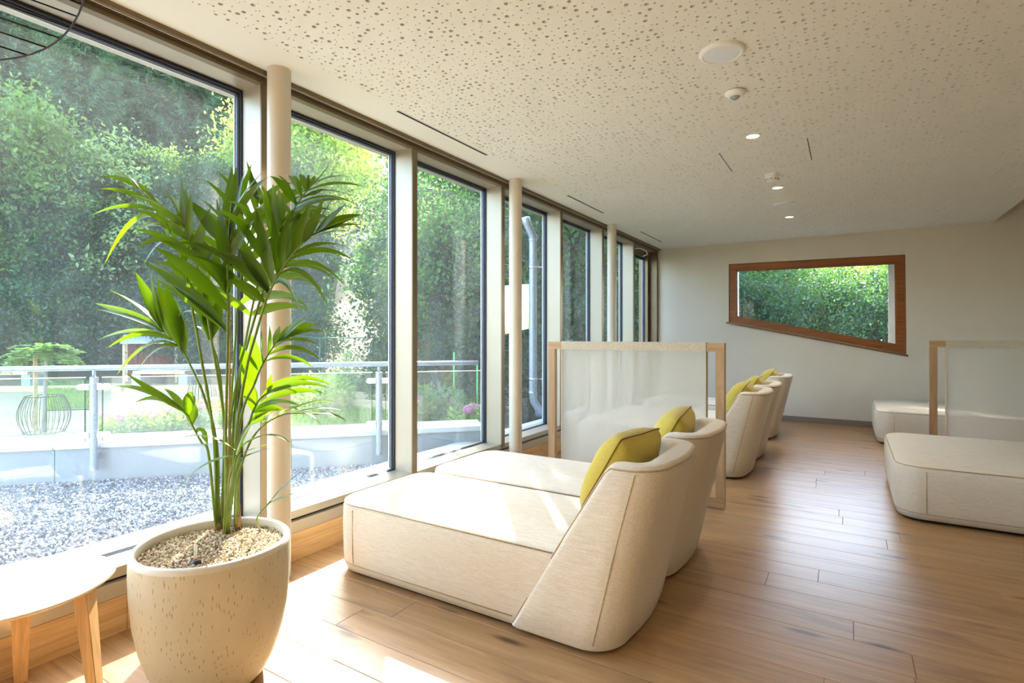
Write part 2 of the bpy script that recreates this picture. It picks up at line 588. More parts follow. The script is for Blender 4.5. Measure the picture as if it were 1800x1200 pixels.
def empty(name, loc=(0, 0, 0), rz=0, label=None, cat=None, group=None, kind=None):
    o = bpy.data.objects.new(name, None)
    o.empty_display_size = 0.1
    o.location = loc
    o.rotation_euler = (0, 0, rz)
    COL.objects.link(o)
    return tag(o, label, cat, group, kind)

KIDS = {}
def kids(o):
    return [c for c in bpy.data.objects if c.parent == o]

def dup(root, loc, rz=0, sc=1.0, label=None):
    def rec(o, p):
        c = o.copy()
        COL.objects.link(c)
        if p: c.parent = p
        for k in kids(o):
            rec(k, c)
        return c
    r = rec(root, None)
    r.location = loc
    r.rotation_euler = (0, 0, rz)
    r.scale = (sc, sc, sc) if isinstance(sc, (int, float)) else sc
    if label: r['label'] = label
    return r

def rrect(x0, x1, y0, y1, r, n=8, rr=None):
    """rounded rectangle ring ccw; r for the x0 corners, rr for the x1 corners"""
    rr = r if rr is None else rr
    pts = []
    for (cx, cy, a0, q) in ((x1 - rr, y0 + rr, -90, rr), (x1 - rr, y1 - rr, 0, rr), (x0 + r, y1 - r, 90, r), (x0 + r, y0 + r, 180, r)):
        for k in range(n + 1):
            a = R(a0 + 90 * k / n)
            pts.append((cx + q * math.cos(a), cy + q * math.sin(a)))
    return pts

# ------------------------------------------------------------------ ROOM
XG = -2.80          # glass plane
XN = -2.61          # inner nosing of the glass front
ZC = 2.605          # ceiling
YF = 8.70           # far wall
YB = -2.2           # wall behind the camera
XR = 3.1            # right wall
MUL = [1.75 + 1.16 * k for k in range(-3, 7)]       # mullion axes: ... 1.75, 2.91 ... 8.71
ZH, ZS = 2.555, 0.269   # head and sill of the glass

# floor: a screed with oak planks as parts
fl = MB().box(-2.66, XR, YB, YF, -0.14, -0.016).build('floor', M['black'])
tag(fl, 'oak plank floor of the lounge', kind='structure')
PW = 0.172
rows = int((YF - YB) / PW) + 1
plank_mesh = {}
def plank(x0, x1, y0, y1):
    g = 0.0005
    c = 0.0013
    L, W = x1 - x0 - 2 * g, y1 - y0 - 2 * g
    key = (round(L, 3), round(W, 3))
    if key not in plank_mesh:
        b = MB()
        b.rings([[(-L / 2, -W / 2, -0.014), (L / 2, -W / 2, -0.014), (L / 2, W / 2, -0.014), (-L / 2, W / 2, -0.014)],
                 [(-L / 2, -W / 2, -c), (L / 2, -W / 2, -c), (L / 2, W / 2, -c), (-L / 2, W / 2, -c)],
                 [(-L / 2 + c, -W / 2 + c, 0), (L / 2 - c, -W / 2 + c, 0), (L / 2 - c, W / 2 - c, 0), (-L / 2 + c, W / 2 - c, 0)]])
        o = b.build('plank', M['floor'], fl)
        plank_mesh[key] = o.data
    else:
        o = bpy.data.objects.new('plank', plank_mesh[key])
        COL.objects.link(o)
        o.parent = fl
    o.location = ((x0 + x1) / 2, (y0 + y1) / 2, 0)
for r_ in range(rows):
    y0 = YB + r_ * PW
    y1 = min(y0 + PW, YF)
    if y1 - y0 < 0.03: continue
    x = -2.66
    off = random.uniform(0.35, 1.9)
    if 1.53 < y0 + PW / 2 < 1.72: off = 0.79
    nx = x + off
    while x < XR - 0.01:
        nx = min(nx, XR)
        if XR - nx < 0.25: nx = XR
        plank(x, nx, y0, y1)
        x = nx
        nx = x + random.choice((1.6, 1.9, 2.1))

# perforated ceiling: every hole is a real recess
def perforated(name, x0, x1, y0, y1, z, pitch=0.0385, skip=()):
    nx, ny = int((x1 - x0) / pitch), int((y1 - y0) / pitch)
    px_, py_ = (x1 - x0) / nx, (y1 - y0) / ny
    I, J = np.meshgrid(np.arange(nx), np.arange(ny), indexing='ij')
    I, J = I.ravel(), J.ravel()
    n = len(I)
    rad = RNG.choice([0.0012, 0.0034, 0.0055, 0.0078, 0.0102], size=n, p=[0.10, 0.40, 0.25, 0.15, 0.10])
    jx = (px_ / 2 - rad - 0.0012)
    jy = (py_ / 2 - rad - 0.0012)
    cx = x0 + (I + 0.5) * px_ + RNG.uniform(-1, 1, n) * jx
    cy = y0 + (J + 0.5) * py_ + RNG.uniform(-1, 1, n) * jy
    ang = np.arange(8) * PI / 4
    V = np.empty((n, 20, 3), dtype=np.float32)
    corner = [(1, 1), (0, 1), (0, 0), (1, 0)]
    for k, (a, b) in enumerate(corner):
        V[:, k, 0] = x0 + (I + a) * px_
        V[:, k, 1] = y0 + (J + b) * py_
        V[:, k, 2] = z
    for k in range(8):
        V[:, 4 + k, 0] = cx + rad * np.cos(ang[k]); V[:, 4 + k, 1] = cy + rad * np.sin(ang[k]); V[:, 4 + k, 2] = z
        V[:, 12 + k, 0] = V[:, 4 + k, 0]; V[:, 12 + k, 1] = V[:, 4 + k, 1]; V[:, 12 + k, 2] = z + 0.016
    pol = []
    for m in range(4):
        a, b = (m - 1) % 4, m
        pol.append([a, 4 + 2 * m, b])
        pol.append([b, 4 + 2 * m, 4 + (2 * m + 1) % 8])
        pol.append([b, 4 + (2 * m + 1) % 8, 4 + (2 * m + 2) % 8])
    for k in range(8):
        j = (k + 1) % 8
        pol.append([4 + k, 12 + k, 12 + j, 4 + j])
    pol.append([12 + k for k in reversed(range(8))])
    sizes = np.array([len(p) for p in pol])
    flat = np.array([i for p in pol for i in p])
    loops = (flat[None, :] + (np.arange(n) * 20)[:, None]).ravel()
    o = np_mesh(name, V.reshape(-1, 3), np.tile(sizes, n), loops, M['ceiling'])
    o.data.materials.append(M['hole_shade'])
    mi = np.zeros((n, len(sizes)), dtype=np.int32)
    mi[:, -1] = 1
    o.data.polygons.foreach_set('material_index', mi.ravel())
    return o

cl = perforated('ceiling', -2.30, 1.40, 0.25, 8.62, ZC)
tag(cl, 'cream perforated acoustic ceiling', kind='structure')
b = MB()
b.box(-2.555, -2.30, YB, YF, ZC, ZC + 0.02)
b.box(1.40, 1.51, YB, YF, ZC, ZC + 0.05)
b.box(-2.30, 1.40, YB, 0.25, ZC, ZC + 0.02)
b.box(-2.30, 1.40, 8.62, YF, ZC, ZC + 0.02)
o = b.build('ceiling_border', M['ceiling'], cl)
o = MB().box(1.44, 1.505, YB, YF, ZC + 0.05, 2.90).build('ceiling_upstand', M['wall'], cl)
MB().box(1.505, 1.513, YB, YF, ZC + 0.004, ZC + 0.05).build('shadow_gap', M['black'], cl)  # black strip paints the shadow line along the ceiling edge
o = MB().box(1.44, XR, YB, YF, 2.90, 2.94).build('ceiling_recess', M['ceiling'], cl)
rf = tag(MB().box(-3.0, XR + 0.3, YB - 0.3, YF + 0.35, 2.945, 3.2).build('roof', M['concrete']), 'flat roof over the lounge', kind='structure')
tag(MB().box(-2.98, 1.44, YB - 0.1, YF, ZC + 0.04, ZC + 0.05).build('roof_liner', M['black'], rf), None)

# walls
tag(MB().box(XR, XR + 0.2, YB - 0.2, YF + 0.35, -0.2, 2.945).build('wall_right', M['wall']), 'right wall, outside the frame', kind='structure')
tag(MB().box(-2.9, XR, YB - 0.2, YB, -0.2, 2.945).build('wall_back', M['wall']), 'wall behind the camera', kind='structure')

# far wall with a trapezoid opening
TL, TR_, BR, BL = pY(1281, 464, YF), pY(1591.5, 447, YF), pY(1593.5, 623, YF), pY(1281, 566, YF)
def far_wall():
    b = MB()
    X0, X1, Z0, Z1 = -2.9, XR, -0.2, 2.945
    ou = [(X0, Z1), (X1, Z1), (X1, Z0), (X0, Z0)]
    inn = [(TL.x, TL.z), (TR_.x, TR_.z), (BR.x, BR.z), (BL.x, BL.z)]
    T = 0.34
    vs = [(x, YF, z) for x, z in ou + inn] + [(x, YF + T, z) for x, z in ou + inn]
    fs = []
    for k in range(4):
        j = (k + 1) % 4
        fs.append((k, j, 4 + j, 4 + k))
        fs.append((8 + k, 12 + k, 12 + j, 8 + j))
        fs.append((4 + k, 4 + j, 12 + j, 12 + k))
        fs.append((k, 8 + k, 8 + j, j))
    b.add(vs, fs)
    return b.build('wall_far', M['wall'])
wf = tag(far_wall(), 'plastered far wall around the wooden trapezoid window', kind='structure')

w8 = empty('window_8', (0, 0, 0), 0, 'trapezoid window in a red-brown wooden frame in the far wall', kind='structure')
def inset(poly, d):
    out = []
    n = len(poly)
    c = sum((Vector(p) for p in poly), Vector((0, 0))) / n
    for i in range(n):
        p0, p1, p2 = Vector(poly[i - 1]), Vector(poly[i]), Vector(poly[(i + 1) % n])
        e1, e2 = (p1 - p0).normalized(), (p2 - p1).normalized()
        n1, n2 = Vector((-e1.y, e1.x)), Vector((-e2.y, e2.x))
        if n1.dot(c - p1) < 0: n1, n2 = -n1, -n2
        k = (n1 + n2)
        k = k / (1 + n1.dot(n2))
        out.append(tuple(p1 + k * d))
    return out
op = [(TL.x, TL.z), (TR_.x, TR_.z), (BR.x, BR.z), (BL.x, BL.z)]
def frame_sides(op, d0, d1, y0, y1, names, mat, parent, nm):
    a, c = inset(op, d0), inset(op, d1)
    for k in range(4):
        j = (k + 1) % 4
        pts = [a[k], a[j], c[j], c[k]]
        b = MB().hexa([(p[0], y0, p[1]) for p in pts] + [(p[0], y1, p[1]) for p in pts])
        b.build(nm, mat, parent)
frame_sides(op, 0.006, 0.10, YF + 0.02, YF + 0.09, None, M['frame_wood'], w8, 'frame')
frame_sides(op, 0.09, 0.112, YF + 0.05, YF + 0.10, None, M['frame_wood'], w8, 'glazing_bead')
i2 = inset(op, 0.105)
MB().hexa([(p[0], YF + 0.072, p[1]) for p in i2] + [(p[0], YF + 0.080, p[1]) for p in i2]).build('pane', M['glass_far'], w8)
# white outer reveal lining
frame_sides(op, 0.0, 0.012, YF + 0.10, YF + 0.36, None, M['white_metal'], w8, 'outer_lining')
frame_sides(op, 0.012, 0.085, YF + 0.30, YF + 0.36, None, M['white_metal'], w8, 'outer_edge')
MB().box(TR_.x - 0.175, TR_.x - 0.085, YF + 0.16, YF + 0.20, BR.z + 0.05, TR_.z - 0.03).build('outer_guide', M['white_metal'], w8)
# sill board
d_ = (BR - BL).normalized()
nrm = Vector((d_.z, 0, -d_.x)); nrm = nrm if nrm.z < 0 else -nrm
a_ = BL - d_ * 0.03 + nrm * 0.012
e_ = BR + d_ * 0.02 + nrm * 0.012
MB().beam(a_ + Vector((0, 0.01, 0)), e_ + Vector((0, 0.01, 0)), Vector((0, 0.04, 0)), -nrm * 0.014).build('sill', M['sill_wood'], w8)

# baseboards
tag(MB().box(-2.6, XR, YF - 0.014, YF - 0.001, 0.0005, 0.075).build('baseboard_far', M['base'], bevel=0.003), 'taupe baseboard along the far wall', kind='structure')

# ------------------------------------------------------------------ glass front
# continuous structure: head track, sill apron, wooden riser
tr = empty('trim_1', (0, 0, 0), 0, 'bronze curtain track and head trim over the glass front', kind='structure')
MB().box(XN - 0.03, XN + 0.012, YB, YF, 2.556, ZC).build('head_profile', M['bronze'], tr)
MB().box(XN + 0.012, XN + 0.056, YB, YF, 2.588, ZC + 0.01).build('curtain_track', M['bronze'], tr)
for dx in (0.016, 0.034, 0.051):
    MB().box(XN + dx, XN + dx + 0.005, YB, YF, 2.582, 2.589).build('track_lip', M['bronze'] if dx != 0.034 else M['alu_pale'], tr)
MB().box(XG - 0.12, XN - 0.03, YB, YF, ZH + 0.004, 2.94).build('head_box', M['alu'], tr)
tr2 = empty('trim_2', (0, 0, 0), 0, 'oak riser board and metal apron under the glass front', kind='structure')
MB().box(XG - 0.1, XN - 0.001, YB, YF, 0.226, ZS).build('sill_board', M['alu'], tr2)
MB().box(XG - 0.1, XN - 0.016, YB, YF, 0.214, 0.226).build('shadow_gap', M['black'], tr2)
MB().box(XN - 0.10, XN + 0.018, YB, YF, 0.152, 0.214).build('apron', M['alu'], tr2)
MB().box(XG - 0.1, XN - 0.10, YB, YF, -0.02, 0.214).build('apron_backing', M['bronze'], tr2)
y = YB
for k, L in enumerate((3.3, 2.32, 2.32, 2.96)):
    MB().box(-2.70, -2.592, y, min(y + L - 0.002, YF), 0.0, 0.15).build('riser_board', M['oak_y'], tr2)
    y += L
tag(MB().box(-3.1, XG - 0.1, YB, YF + 0.34, -0.6, 0.235).build('trim_3', M['concrete']), 'plinth of the building under the glass front', kind='structure')
tag(MB().box(-3.02, XG - 0.06, YB, YF + 0.34, 0.236, 0.262).build('trim_4', M['cap']), 'white outer sill sheet under the glass front', kind='structure')

# mullions
mu = empty('trim_5', (0, 0, 0), 0, 'taupe metal mullions of the glass front', kind='structure')
for y in MUL[:-1]:
    MB().box(XG - 0.03, XN - 0.004, y - 0.022, y + 0.022, ZS - 0.004, 2.56).build('mullion', M['alu'], mu)
    MB().box(XN - 0.004, XN + 0.006, y - 0.025, y + 0.025, ZS - 0.03, 2.56).build('mullion_nose', M['bronze'], mu)  # darker colour stands for room-side shade on the same taupe metal
MB().box(XG - 0.10, XN + 0.006, YF - 0.06, YF, 0.0, ZC).build('mullion', M['bronze'], mu)

def glazing(idx, y0, y1, sash=False):
    """one bay: stepped rubber gasket frame, pale outer bead and a thick pane"""
    root = empty('window_%d' % idx, (0, 0, 0), 0, kind='structure')
    z0, z1 = ZS, ZH
    if sash:
        for (a, c, e, g) in ((y0, y0 + 0.05, z0, z1), (y1 - 0.09, y1, z0, z1), (y0 + 0.05, y1 - 0.09, z1 - 0.10, z1), (y0 + 0.05, y1 - 0.09, z0, z0 + 0.07)):
            MB().box(XG + 0.01, XG + 0.075, a, c, e, g).build('sash', M['bronze'], root)
        y0 += 0.05; y1 -= 0.09; z1 -= 0.10; z0 += 0.07
    def ring(xa, xb, t0, t1, mat, nm):
        b = MB()
        for (a, c, e, g) in ((y0 + t0, y0 + t1, z0 + t0, z1 - t0), (y1 - t1, y1 - t0, z0 + t0, z1 - t0), (y0 + t1, y1 - t1, z1 - t1, z1 - t0), (y0 + t1, y1 - t1, z0 + t0 * 0.35, z0 + t1 * 0.35)):
            b.box(xa, xb, a, c, e, g)
        return b.build(nm, mat, root)
    ring(XG - 0.01, XG + 0.028, 0.0, 0.0065, M['gasket'], 'gasket')
    ring(XG - 0.01, XG + 0.021, 0.0065, 0.0105, M['gasket_grey'], 'seal')
    ring(XG - 0.01, XG + 0.015, 0.0105, 0.017, M['gasket'], 'gasket')
    ring(XG - 0.01, XG + 0.007, 0.017, 0.020, M['gasket_grey'], 'seal')
    ring(XG - 0.018, XG - 0.009, 0.014, 0.025, M['alu_pale'], 'outer_bead')
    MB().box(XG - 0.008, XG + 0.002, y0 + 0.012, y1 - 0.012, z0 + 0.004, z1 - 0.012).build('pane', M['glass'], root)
    return root
names_w = ['widest glass bay beside the side table and palm', 'glass bay behind the palm', 'glass bay behind the nearest lounger pair',
           'glass bay with the downpipe outside', 'glass bay behind the near fabric screen', 'narrow glass bay past the third column', 'opening sash in the last glass bay at the far wall']
order = [3, 4, 5, 6, 7, 8, 9]
for n_, i in enumerate(range(2, 9)):
    o = glazing(n_ + 1, MUL[i] + 0.022, (MUL[i + 1] - 0.022) if i < 8 else YF - 0.06, sash=(i == 8))
    o['label'] = names_w[n_]
for n_, i in enumerate((0, 1)):
    glazing(9 + n_, MUL[i] + 0.022, MUL[i + 1] - 0.022)['label'] = 'glass bay beside the camera, outside the frame'
MB().box(-2.9, XN, YB, MUL[0] - 0.022, -0.1, 2.94).build('wall_pier', M['wall'])['kind'] = 'structure'
# stay arm on the opening sash
sa = tag(MB().tube([pX(1113, 437, -2.66), pX(1124, 436, -2.60), pX(1136, 441, -2.57), pX(1138, 447, -2.57), pX(1131, 450, -2.62), pX(1127, 447, -2.70)], 0.009, 8).build('stay_arm', M['chrome'], None, True),
         'chrome stay arm at the head of the last opening sash', 'window stay')

# round columns
def column(y, idx, label):
    b = MB()
    b.lathe([(0.057, 0.0), (0.057, ZC)], 32)
    o = b.build('column', M['column'], None, True, (-2.49, y, 0), auto=40)
    tag(o, label, 'column', None, 'thing')
    return o
column(1.75, 1, 'cream round steel column behind the potted palm')
column(4.09, 2, 'cream round steel column behind the foot of the second lounger')
column(6.39, 3, 'slim-looking cream round column rising behind the fabric screen')

# ------------------------------------------------------------------ ceiling fittings
def at_ceiling(u, v):
    return pz(u, v, ZC)
def speaker(u, v, r, label):
    p = at_ceiling(u, v)
    root = empty('ceiling_speaker', p, 0, label, 'ceiling speaker', 'round ceiling loudspeakers')
    MB().lathe([(0.0001, -0.012), (r * 0.82, -0.012), (r * 0.84, -0.016), (r * 0.93, -0.014), (r, -0.006), (r, 0.0)], 48, caps=False).build('rim', M['white'], root, True, auto=50)
    MB().lathe([(0.0001, -0.0165), (r * 0.5, -0.016), (r * 0.815, -0.0125), (r * 0.815, -0.010)], 48).build('grille', M['grille'], root, True, auto=50)
speaker(1269, 91, 0.105, 'large round white loudspeaker in the ceiling nearest the camera')
speaker(1378, 358, 0.105, 'small-looking round loudspeaker between two downlights far along the ceiling')
def downlight(u, v, r, label):
    p = at_ceiling(u, v)
    root = empty('downlight', p, 0, label, 'downlight', 'recessed downlights along the ceiling')
    MB().lathe([(r * 0.86, -0.003), (r * 0.9, -0.005), (r, -0.003), (r, 0.0)], 32, caps=False).build('trim_ring', M['white'], root, True)
    MB().lathe([(0.0001, -0.0025), (r * 0.86, -0.003), (r * 0.86, 0.0)], 32).build('lens', M['lamp'], root, True)
    l = bpy.data.lights.new('warm_spot', 'SPOT')
    l.energy = 20
    l.color = (1, 0.82, 0.6)
    l.spot_size = R(110)
    l.spot_blend = 0.8
    l.shadow_soft_size = 0.0
    lo = bpy.data.objects.new('warm_spot', l)
    lo.location = (p.x, p.y, ZC - 0.02)
    COL.objects.link(lo)
downlight(1323.5, 239, 0.047, 'nearest lit downlight, before the ceiling access hatch')
downlight(1366.5, 329.5, 0.047, 'middle lit downlight just past the smoke detector')
downlight(1387.5, 381, 0.047, 'farthest lit downlight near the far wall')
p = at_ceiling(1292, 161)
ms = empty('motion_sensor', p, 0, 'white dome motion sensor behind the large ceiling speaker', 'sensor')
MB().lathe([(0.030, -0.030), (0.040, -0.026), (0.054, -0.014), (0.056, -0.006), (0.050, 0.0)], 32).build('housing', M['white'], ms, True, auto=50)
MB().lathe([(0.0001, -0.046), (0.012, -0.044), (0.022, -0.037), (0.027, -0.029)], 24).build('lens', M['lens'], ms, True)
p = at_ceiling(1357, 306)
sm = empty('smoke_detector', p, 0, 'white smoke detector hanging below the ceiling hatch', 'smoke detector')
MB().lathe([(0.034, -0.062), (0.044, -0.060), (0.050, -0.045), (0.052, -0.02), (0.050, -0.012)], 32).build('housing', M['white'], sm, True, auto=50)
MB().lathe([(0.055, -0.012), (0.058, -0.006), (0.058, 0.0)], 32).build('base_plate', M['white'], sm, True, auto=50)
for k in range(10):
    a = 2 * PI * k / 10
    MB().box(-0.008, 0.008, 0.0485, 0.0525, -0.050, -0.046).build('vent_slot', M['black'], sm).rotation_euler = (0, 0, a)
p = at_ceiling(1397, 402.5)
tag(MB().lathe([(0.0001, -0.014), (0.03, -0.013), (0.042, -0.004), (0.042, 0.0)], 24).build('ceiling_sensor', M['white'], None, True, p), 'tiny flat white sensor disc nearest the far wall', 'sensor')
# slot diffusers
for (a, c, lb) in (((699, 195), (856, 272), 'long black slot diffuser nearest the camera'), ((997, 343.5), (1062, 374), 'middle black slot diffuser along the ceiling edge'), ((1127, 407), (1163, 425), 'farthest black slot diffuser near the far wall')):
    A, C = at_ceiling(*a), at_ceiling(*c)
    xm = (A.x + C.x) / 2
    root = empty('slot_diffuser', (xm, (A.y + C.y) / 2, ZC), 0, lb, 'slot diffuser', 'black slot diffusers by the glass front')
    L = abs(C.y - A.y) / 2
    MB().box(-0.009, 0.009, -L, L, -0.003, 0.0).build('slot', M['black'], root)
    for s in (-1, 1):
        MB().box(s * 0.012 - 0.003, s * 0.012 + 0.003, -L - 0.004, L + 0.004, -0.0035, 0.0).build('lip', M['ceiling'], root)
# access hatch
A, B_, C, D_ = at_ceiling(1264, 270), at_ceiling(1422, 241), at_ceiling(1425, 280), at_ceiling(1287, 303)
xa, xb = (A.x + D_.x) / 2, (B_.x + C.x) / 2
ya, yb = (A.y + B_.y) / 2, (C.y + D_.y) / 2
ha = empty('access_hatch', ((xa + xb) / 2, (ya + yb) / 2, ZC), 0, 'flush perforated access hatch in the ceiling between downlights', 'access hatch')
lx, ly = abs(xb - xa) / 2, abs(yb - ya) / 2
for (x0, x1, y0, y1) in ((-lx, -lx + 0.005, -ly, ly), (lx - 0.005, lx, -ly, ly)):
    MB().box(x0, x1, y0, y1, -0.0015, 0.0).build('joint', M['black'], ha)
for (x0, x1, y0, y1) in ((-lx, lx, -ly, -ly + 0.004), (-lx, lx, ly - 0.004, ly)):
    MB().box(x0, x1, y0, y1, -0.002, 0.0).build('edge_bead', M['ceiling'], ha)

# ------------------------------------------------------------------ loungers
def u_loop(z, W, top, zb, insetd=0.0, xf0=-1.216, xf1=-0.785, xr0=-0.745, xr1=-0.575):
    """plan outline of the wrap-around backrest at height z (W = width, y from 0 to W); x as for the left-hand loungers"""
    k = (z - zb) / (top - zb)
    xf = xf0 + (xf1 - xf0) * k
    xr = xr0 + (xr1 - xr0) * k
    yi = -0.007 + 0.036 * max(0.0, (z - 0.40) / (top - 0.40)) ** 1.3
    th = 0.10
    rc = 0.15
    q = insetd
    pts = []
    # near wing front (rounded nose), outer near side, rear corners, far side, far nose, inner side
    y0, y1 = yi + q, W - yi - q
    def nose(yc, hw, a0, a1):
        return [(xf + q + hw * 0.5 - hw * 0.5 * math.sin(R(a)) , yc + hw * math.cos(R(a))) for a in np.linspace(a0, a1, 9)]
    hw = th / 2 - q
    near = [(xf + q + 0.03 - 0.03 * math.sin(R(a)), (yi + th / 2) - hw * math.cos(R(a))) for a in np.linspace(170, 0, 9)]   # inner -> outer
    far = [(xf + q + 0.03 - 0.03 * math.sin(R(a)), (W - yi - th / 2) + hw * math.cos(R(a))) for a in np.linspace(0, 170, 9)]  # outer -> inner
    xo = xr - q
    r = rc - q
    outer = []
    for s in np.linspace(0.0, 1.0, 4)[1:]:
        outer.append((xf + q + 0.03 + (xo - r - (xf + q + 0.03)) * s, y0))
    for a in np.linspace(-80, 0, 8):
        outer.append((xo - r + r * math.cos(R(a)), y0 + r + r * math.sin(R(a))))
    for s in (0.25, 0.5, 0.75):
        bulge = 0.018 * math.sin(PI * s)
        outer.append((xo + bulge, y0 + r + (y1 - y0 - 2 * r) * s))
    for a in np.linspace(0, 80, 8):
        outer.append((xo - r + r * math.cos(R(a)), y1 - r + r * math.sin(R(a))))
    for s in np.linspace(1.0, 0.0, 4)[:-1]:
        outer.append((xf + q + 0.03 + (xo - r - (xf + q + 0.03)) * s, y1))
    xi = xf + 0.115 + q
    ri = 0.07
    ya, yb = yi + th - q, W - yi - th + q
    inner = []
    for a in np.linspace(90, 0, 6):
        inner.append((xi - ri + ri * math.cos(R(a)), yb - ri + ri * math.sin(R(a))))
    for a in np.linspace(0, -90, 6):
        inner.append((xi - ri + ri * math.cos(R(a)), ya + ri + ri * math.sin(R(a))))
    loop = near + outer + far + inner
    return loop, len(near), len(outer), len(far)

def make_lounger(name, W, seat_x0, label, group=None, mirror=1):
    """origin at the near foot corner on the floor; +x towards the backrest"""
    root = empty(name, (0, 0, 0), 0, label, 'lounger', group)
    ox = -seat_x0
    top, zb = 0.75, 0.02
    f = lambda x: mirror * (x + ox)
    # plinth
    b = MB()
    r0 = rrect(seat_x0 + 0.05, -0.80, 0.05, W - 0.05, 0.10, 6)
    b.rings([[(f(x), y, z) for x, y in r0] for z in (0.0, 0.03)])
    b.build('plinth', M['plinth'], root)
    # seat block
    ins = [(0.020, 0.030), (0.022, 0.022), (0.060, 0.008), (0.10, 0.004), (0.25, 0.0), (0.345, 0.002), (0.366, 0.010), (0.377, 0.022), (0.384, 0.045), (0.391, 0.09), (0.397, 0.16), (0.400, 0.26)]
    rings = []
    for z, q in ins:
        # long side walls stay straight at the back end
        rr = rrect(seat_x0 + q, -0.86, q, W - q, max(0.16 - q, 0.02), 8, 0.02)
        rings.append([(f(x), y, z) for x, y in rr])
    b = MB()
    b.rings(rings, True, True)
    b.build('seat', M['linen'], root, True, auto=70)
    # piping along the upper edge and the low hem seam
    rr = rrect(seat_x0 + 0.0085, -0.88, 0.0085, W - 0.0085, 0.155, 8, 0.02)
    path = rr[17:] + rr[:1]
    path = [rr[i % len(rr)] for i in range(18, 37)]
    path = [(-0.95, W - 0.0085)] + [p for p in rr[18:]] + [(-0.95, 0.0085)]
    MB().tube([(f(x), y, 0.3675) for x, y in path], 0.0032, 6).build('piping', M['piping'], root, True)
    rr = rrect(seat_x0 + 0.0065, -0.88, 0.0065, W - 0.0065, 0.155, 8, 0.02)
    path = [(-1.2, W - 0.0065)] + [p for p in rr[18:]] + [(-1.2, 0.0065)]
    MB().tube([(f(x), y, 0.064) for x, y in path], 0.0028, 6).build('hem_seam', M['piping'], root, True)
    # vertical corner seams
    for yy in (0.001, W - 0.001):
        MB().tube([(f(seat_x0 + 0.17), yy + (0.006 if yy < 0.1 else -0.006) * (1 if z < 0.1 else 0), z) for z in (0.07, 0.12, 0.25, 0.345)], 0.0022, 6).build('corner_seam', M['piping'], root, True)
    # wrap-around backrest
    secs = [(zb, 0.012), (zb + 0.012, 0.0), (0.15, 0.0), (0.30, 0.0), (0.45, 0.0), (0.60, 0.0), (0.715, 0.0), (0.735, 0.004), (0.746, 0.012), (top, 0.024)]
    rings = []
    for z, q in secs:
        lp, na, nb, nc = u_loop(z, W, top, zb, q)
        rings.append([(f(x), y, z) for x, y in lp])
    b = MB()
    b.rings(rings, True, True)
    o = b.build('backrest', M['linen'], root, True, auto=55)
    # welt: down both slanted wing edges and round the rim
    pth = []
    lp, na, nb, nc = u_loop(0.733, W, top, zb, 0.0025)
    seq = lp[5:na + nb + 4]
    for z in (0.04, 0.2, 0.4, 0.6, 0.70):
        l2 = u_loop(z, W, top, zb, -0.001)[0]
        pth.append((l2[6][0], l2[6][1], z))
    pth += [(x, y, 0.733) for x, y in seq[2:-2]]
    for z in (0.70, 0.6, 0.4, 0.2, 0.04):
        l2 = u_loop(z, W, top, zb, -0.001)[0]
        pth.append((l2[na + nb + 2][0], l2[na + nb + 2][1], z))
    MB().tube([(f(x), y, z) for x, y, z in pth], 0.0036, 6).build('welt', M['piping'], root, True)
    # stitched seams at the rear corners
    for idx in (na + 4, na + nb - 5):
        pth = []
        for z in (0.05, 0.2, 0.4, 0.6, 0.72):
            l2 = u_loop(z, W, top, zb, -0.0005)[0]
            pth.append((f(l2[idx][0]), l2[idx][1], z))
        MB().tube(pth, 0.0022, 6).build('back_seam', M['piping'], root, True)
    if mirror < 0:
        for c in kids(root):
            c.data.flip_normals()
    return root

G_L = 'cream linen loungers in the row facing the glass front'
LW = 0.735
SX0 = -2.325
l1 = make_lounger('lounger', LW, SX0, 'cream linen lounger closest to the camera, sunlit seat beside the potted palm', G_L)
l1.location = (SX0, 1.935, 0)
# keep origin at foot corner: mesh is built with x - SX0, so place at SX0
lounger_y = [1.935, 2.685, 4.93, 5.70, 6.98]
labels_l = [None, 'cream linen lounger between the nearest lounger and the fabric screen',
            'cream linen lounger directly behind the near fabric screen', 'cream linen lounger second behind the near fabric screen',
            'cream linen lounger nearest the far wall, last of its row']
for yv, lb in list(zip(lounger_y, labels_l))[1:]:
    dup(l1, (SX0, yv, 0), 0, 1.0, lb)

G_R = 'wide linen daybeds on the right'
r1 = make_lounger('daybed', 1.42, SX0, 'wide beige linen daybed cut off by the right picture edge', G_R, 1)
r1.location = (0.27, 4.455, 0)
r2 = dup(r1, (0.27, 7.37, 0), 0, (1, 0.93, 1), 'wide linen daybed by the far wall behind the right fabric screen')

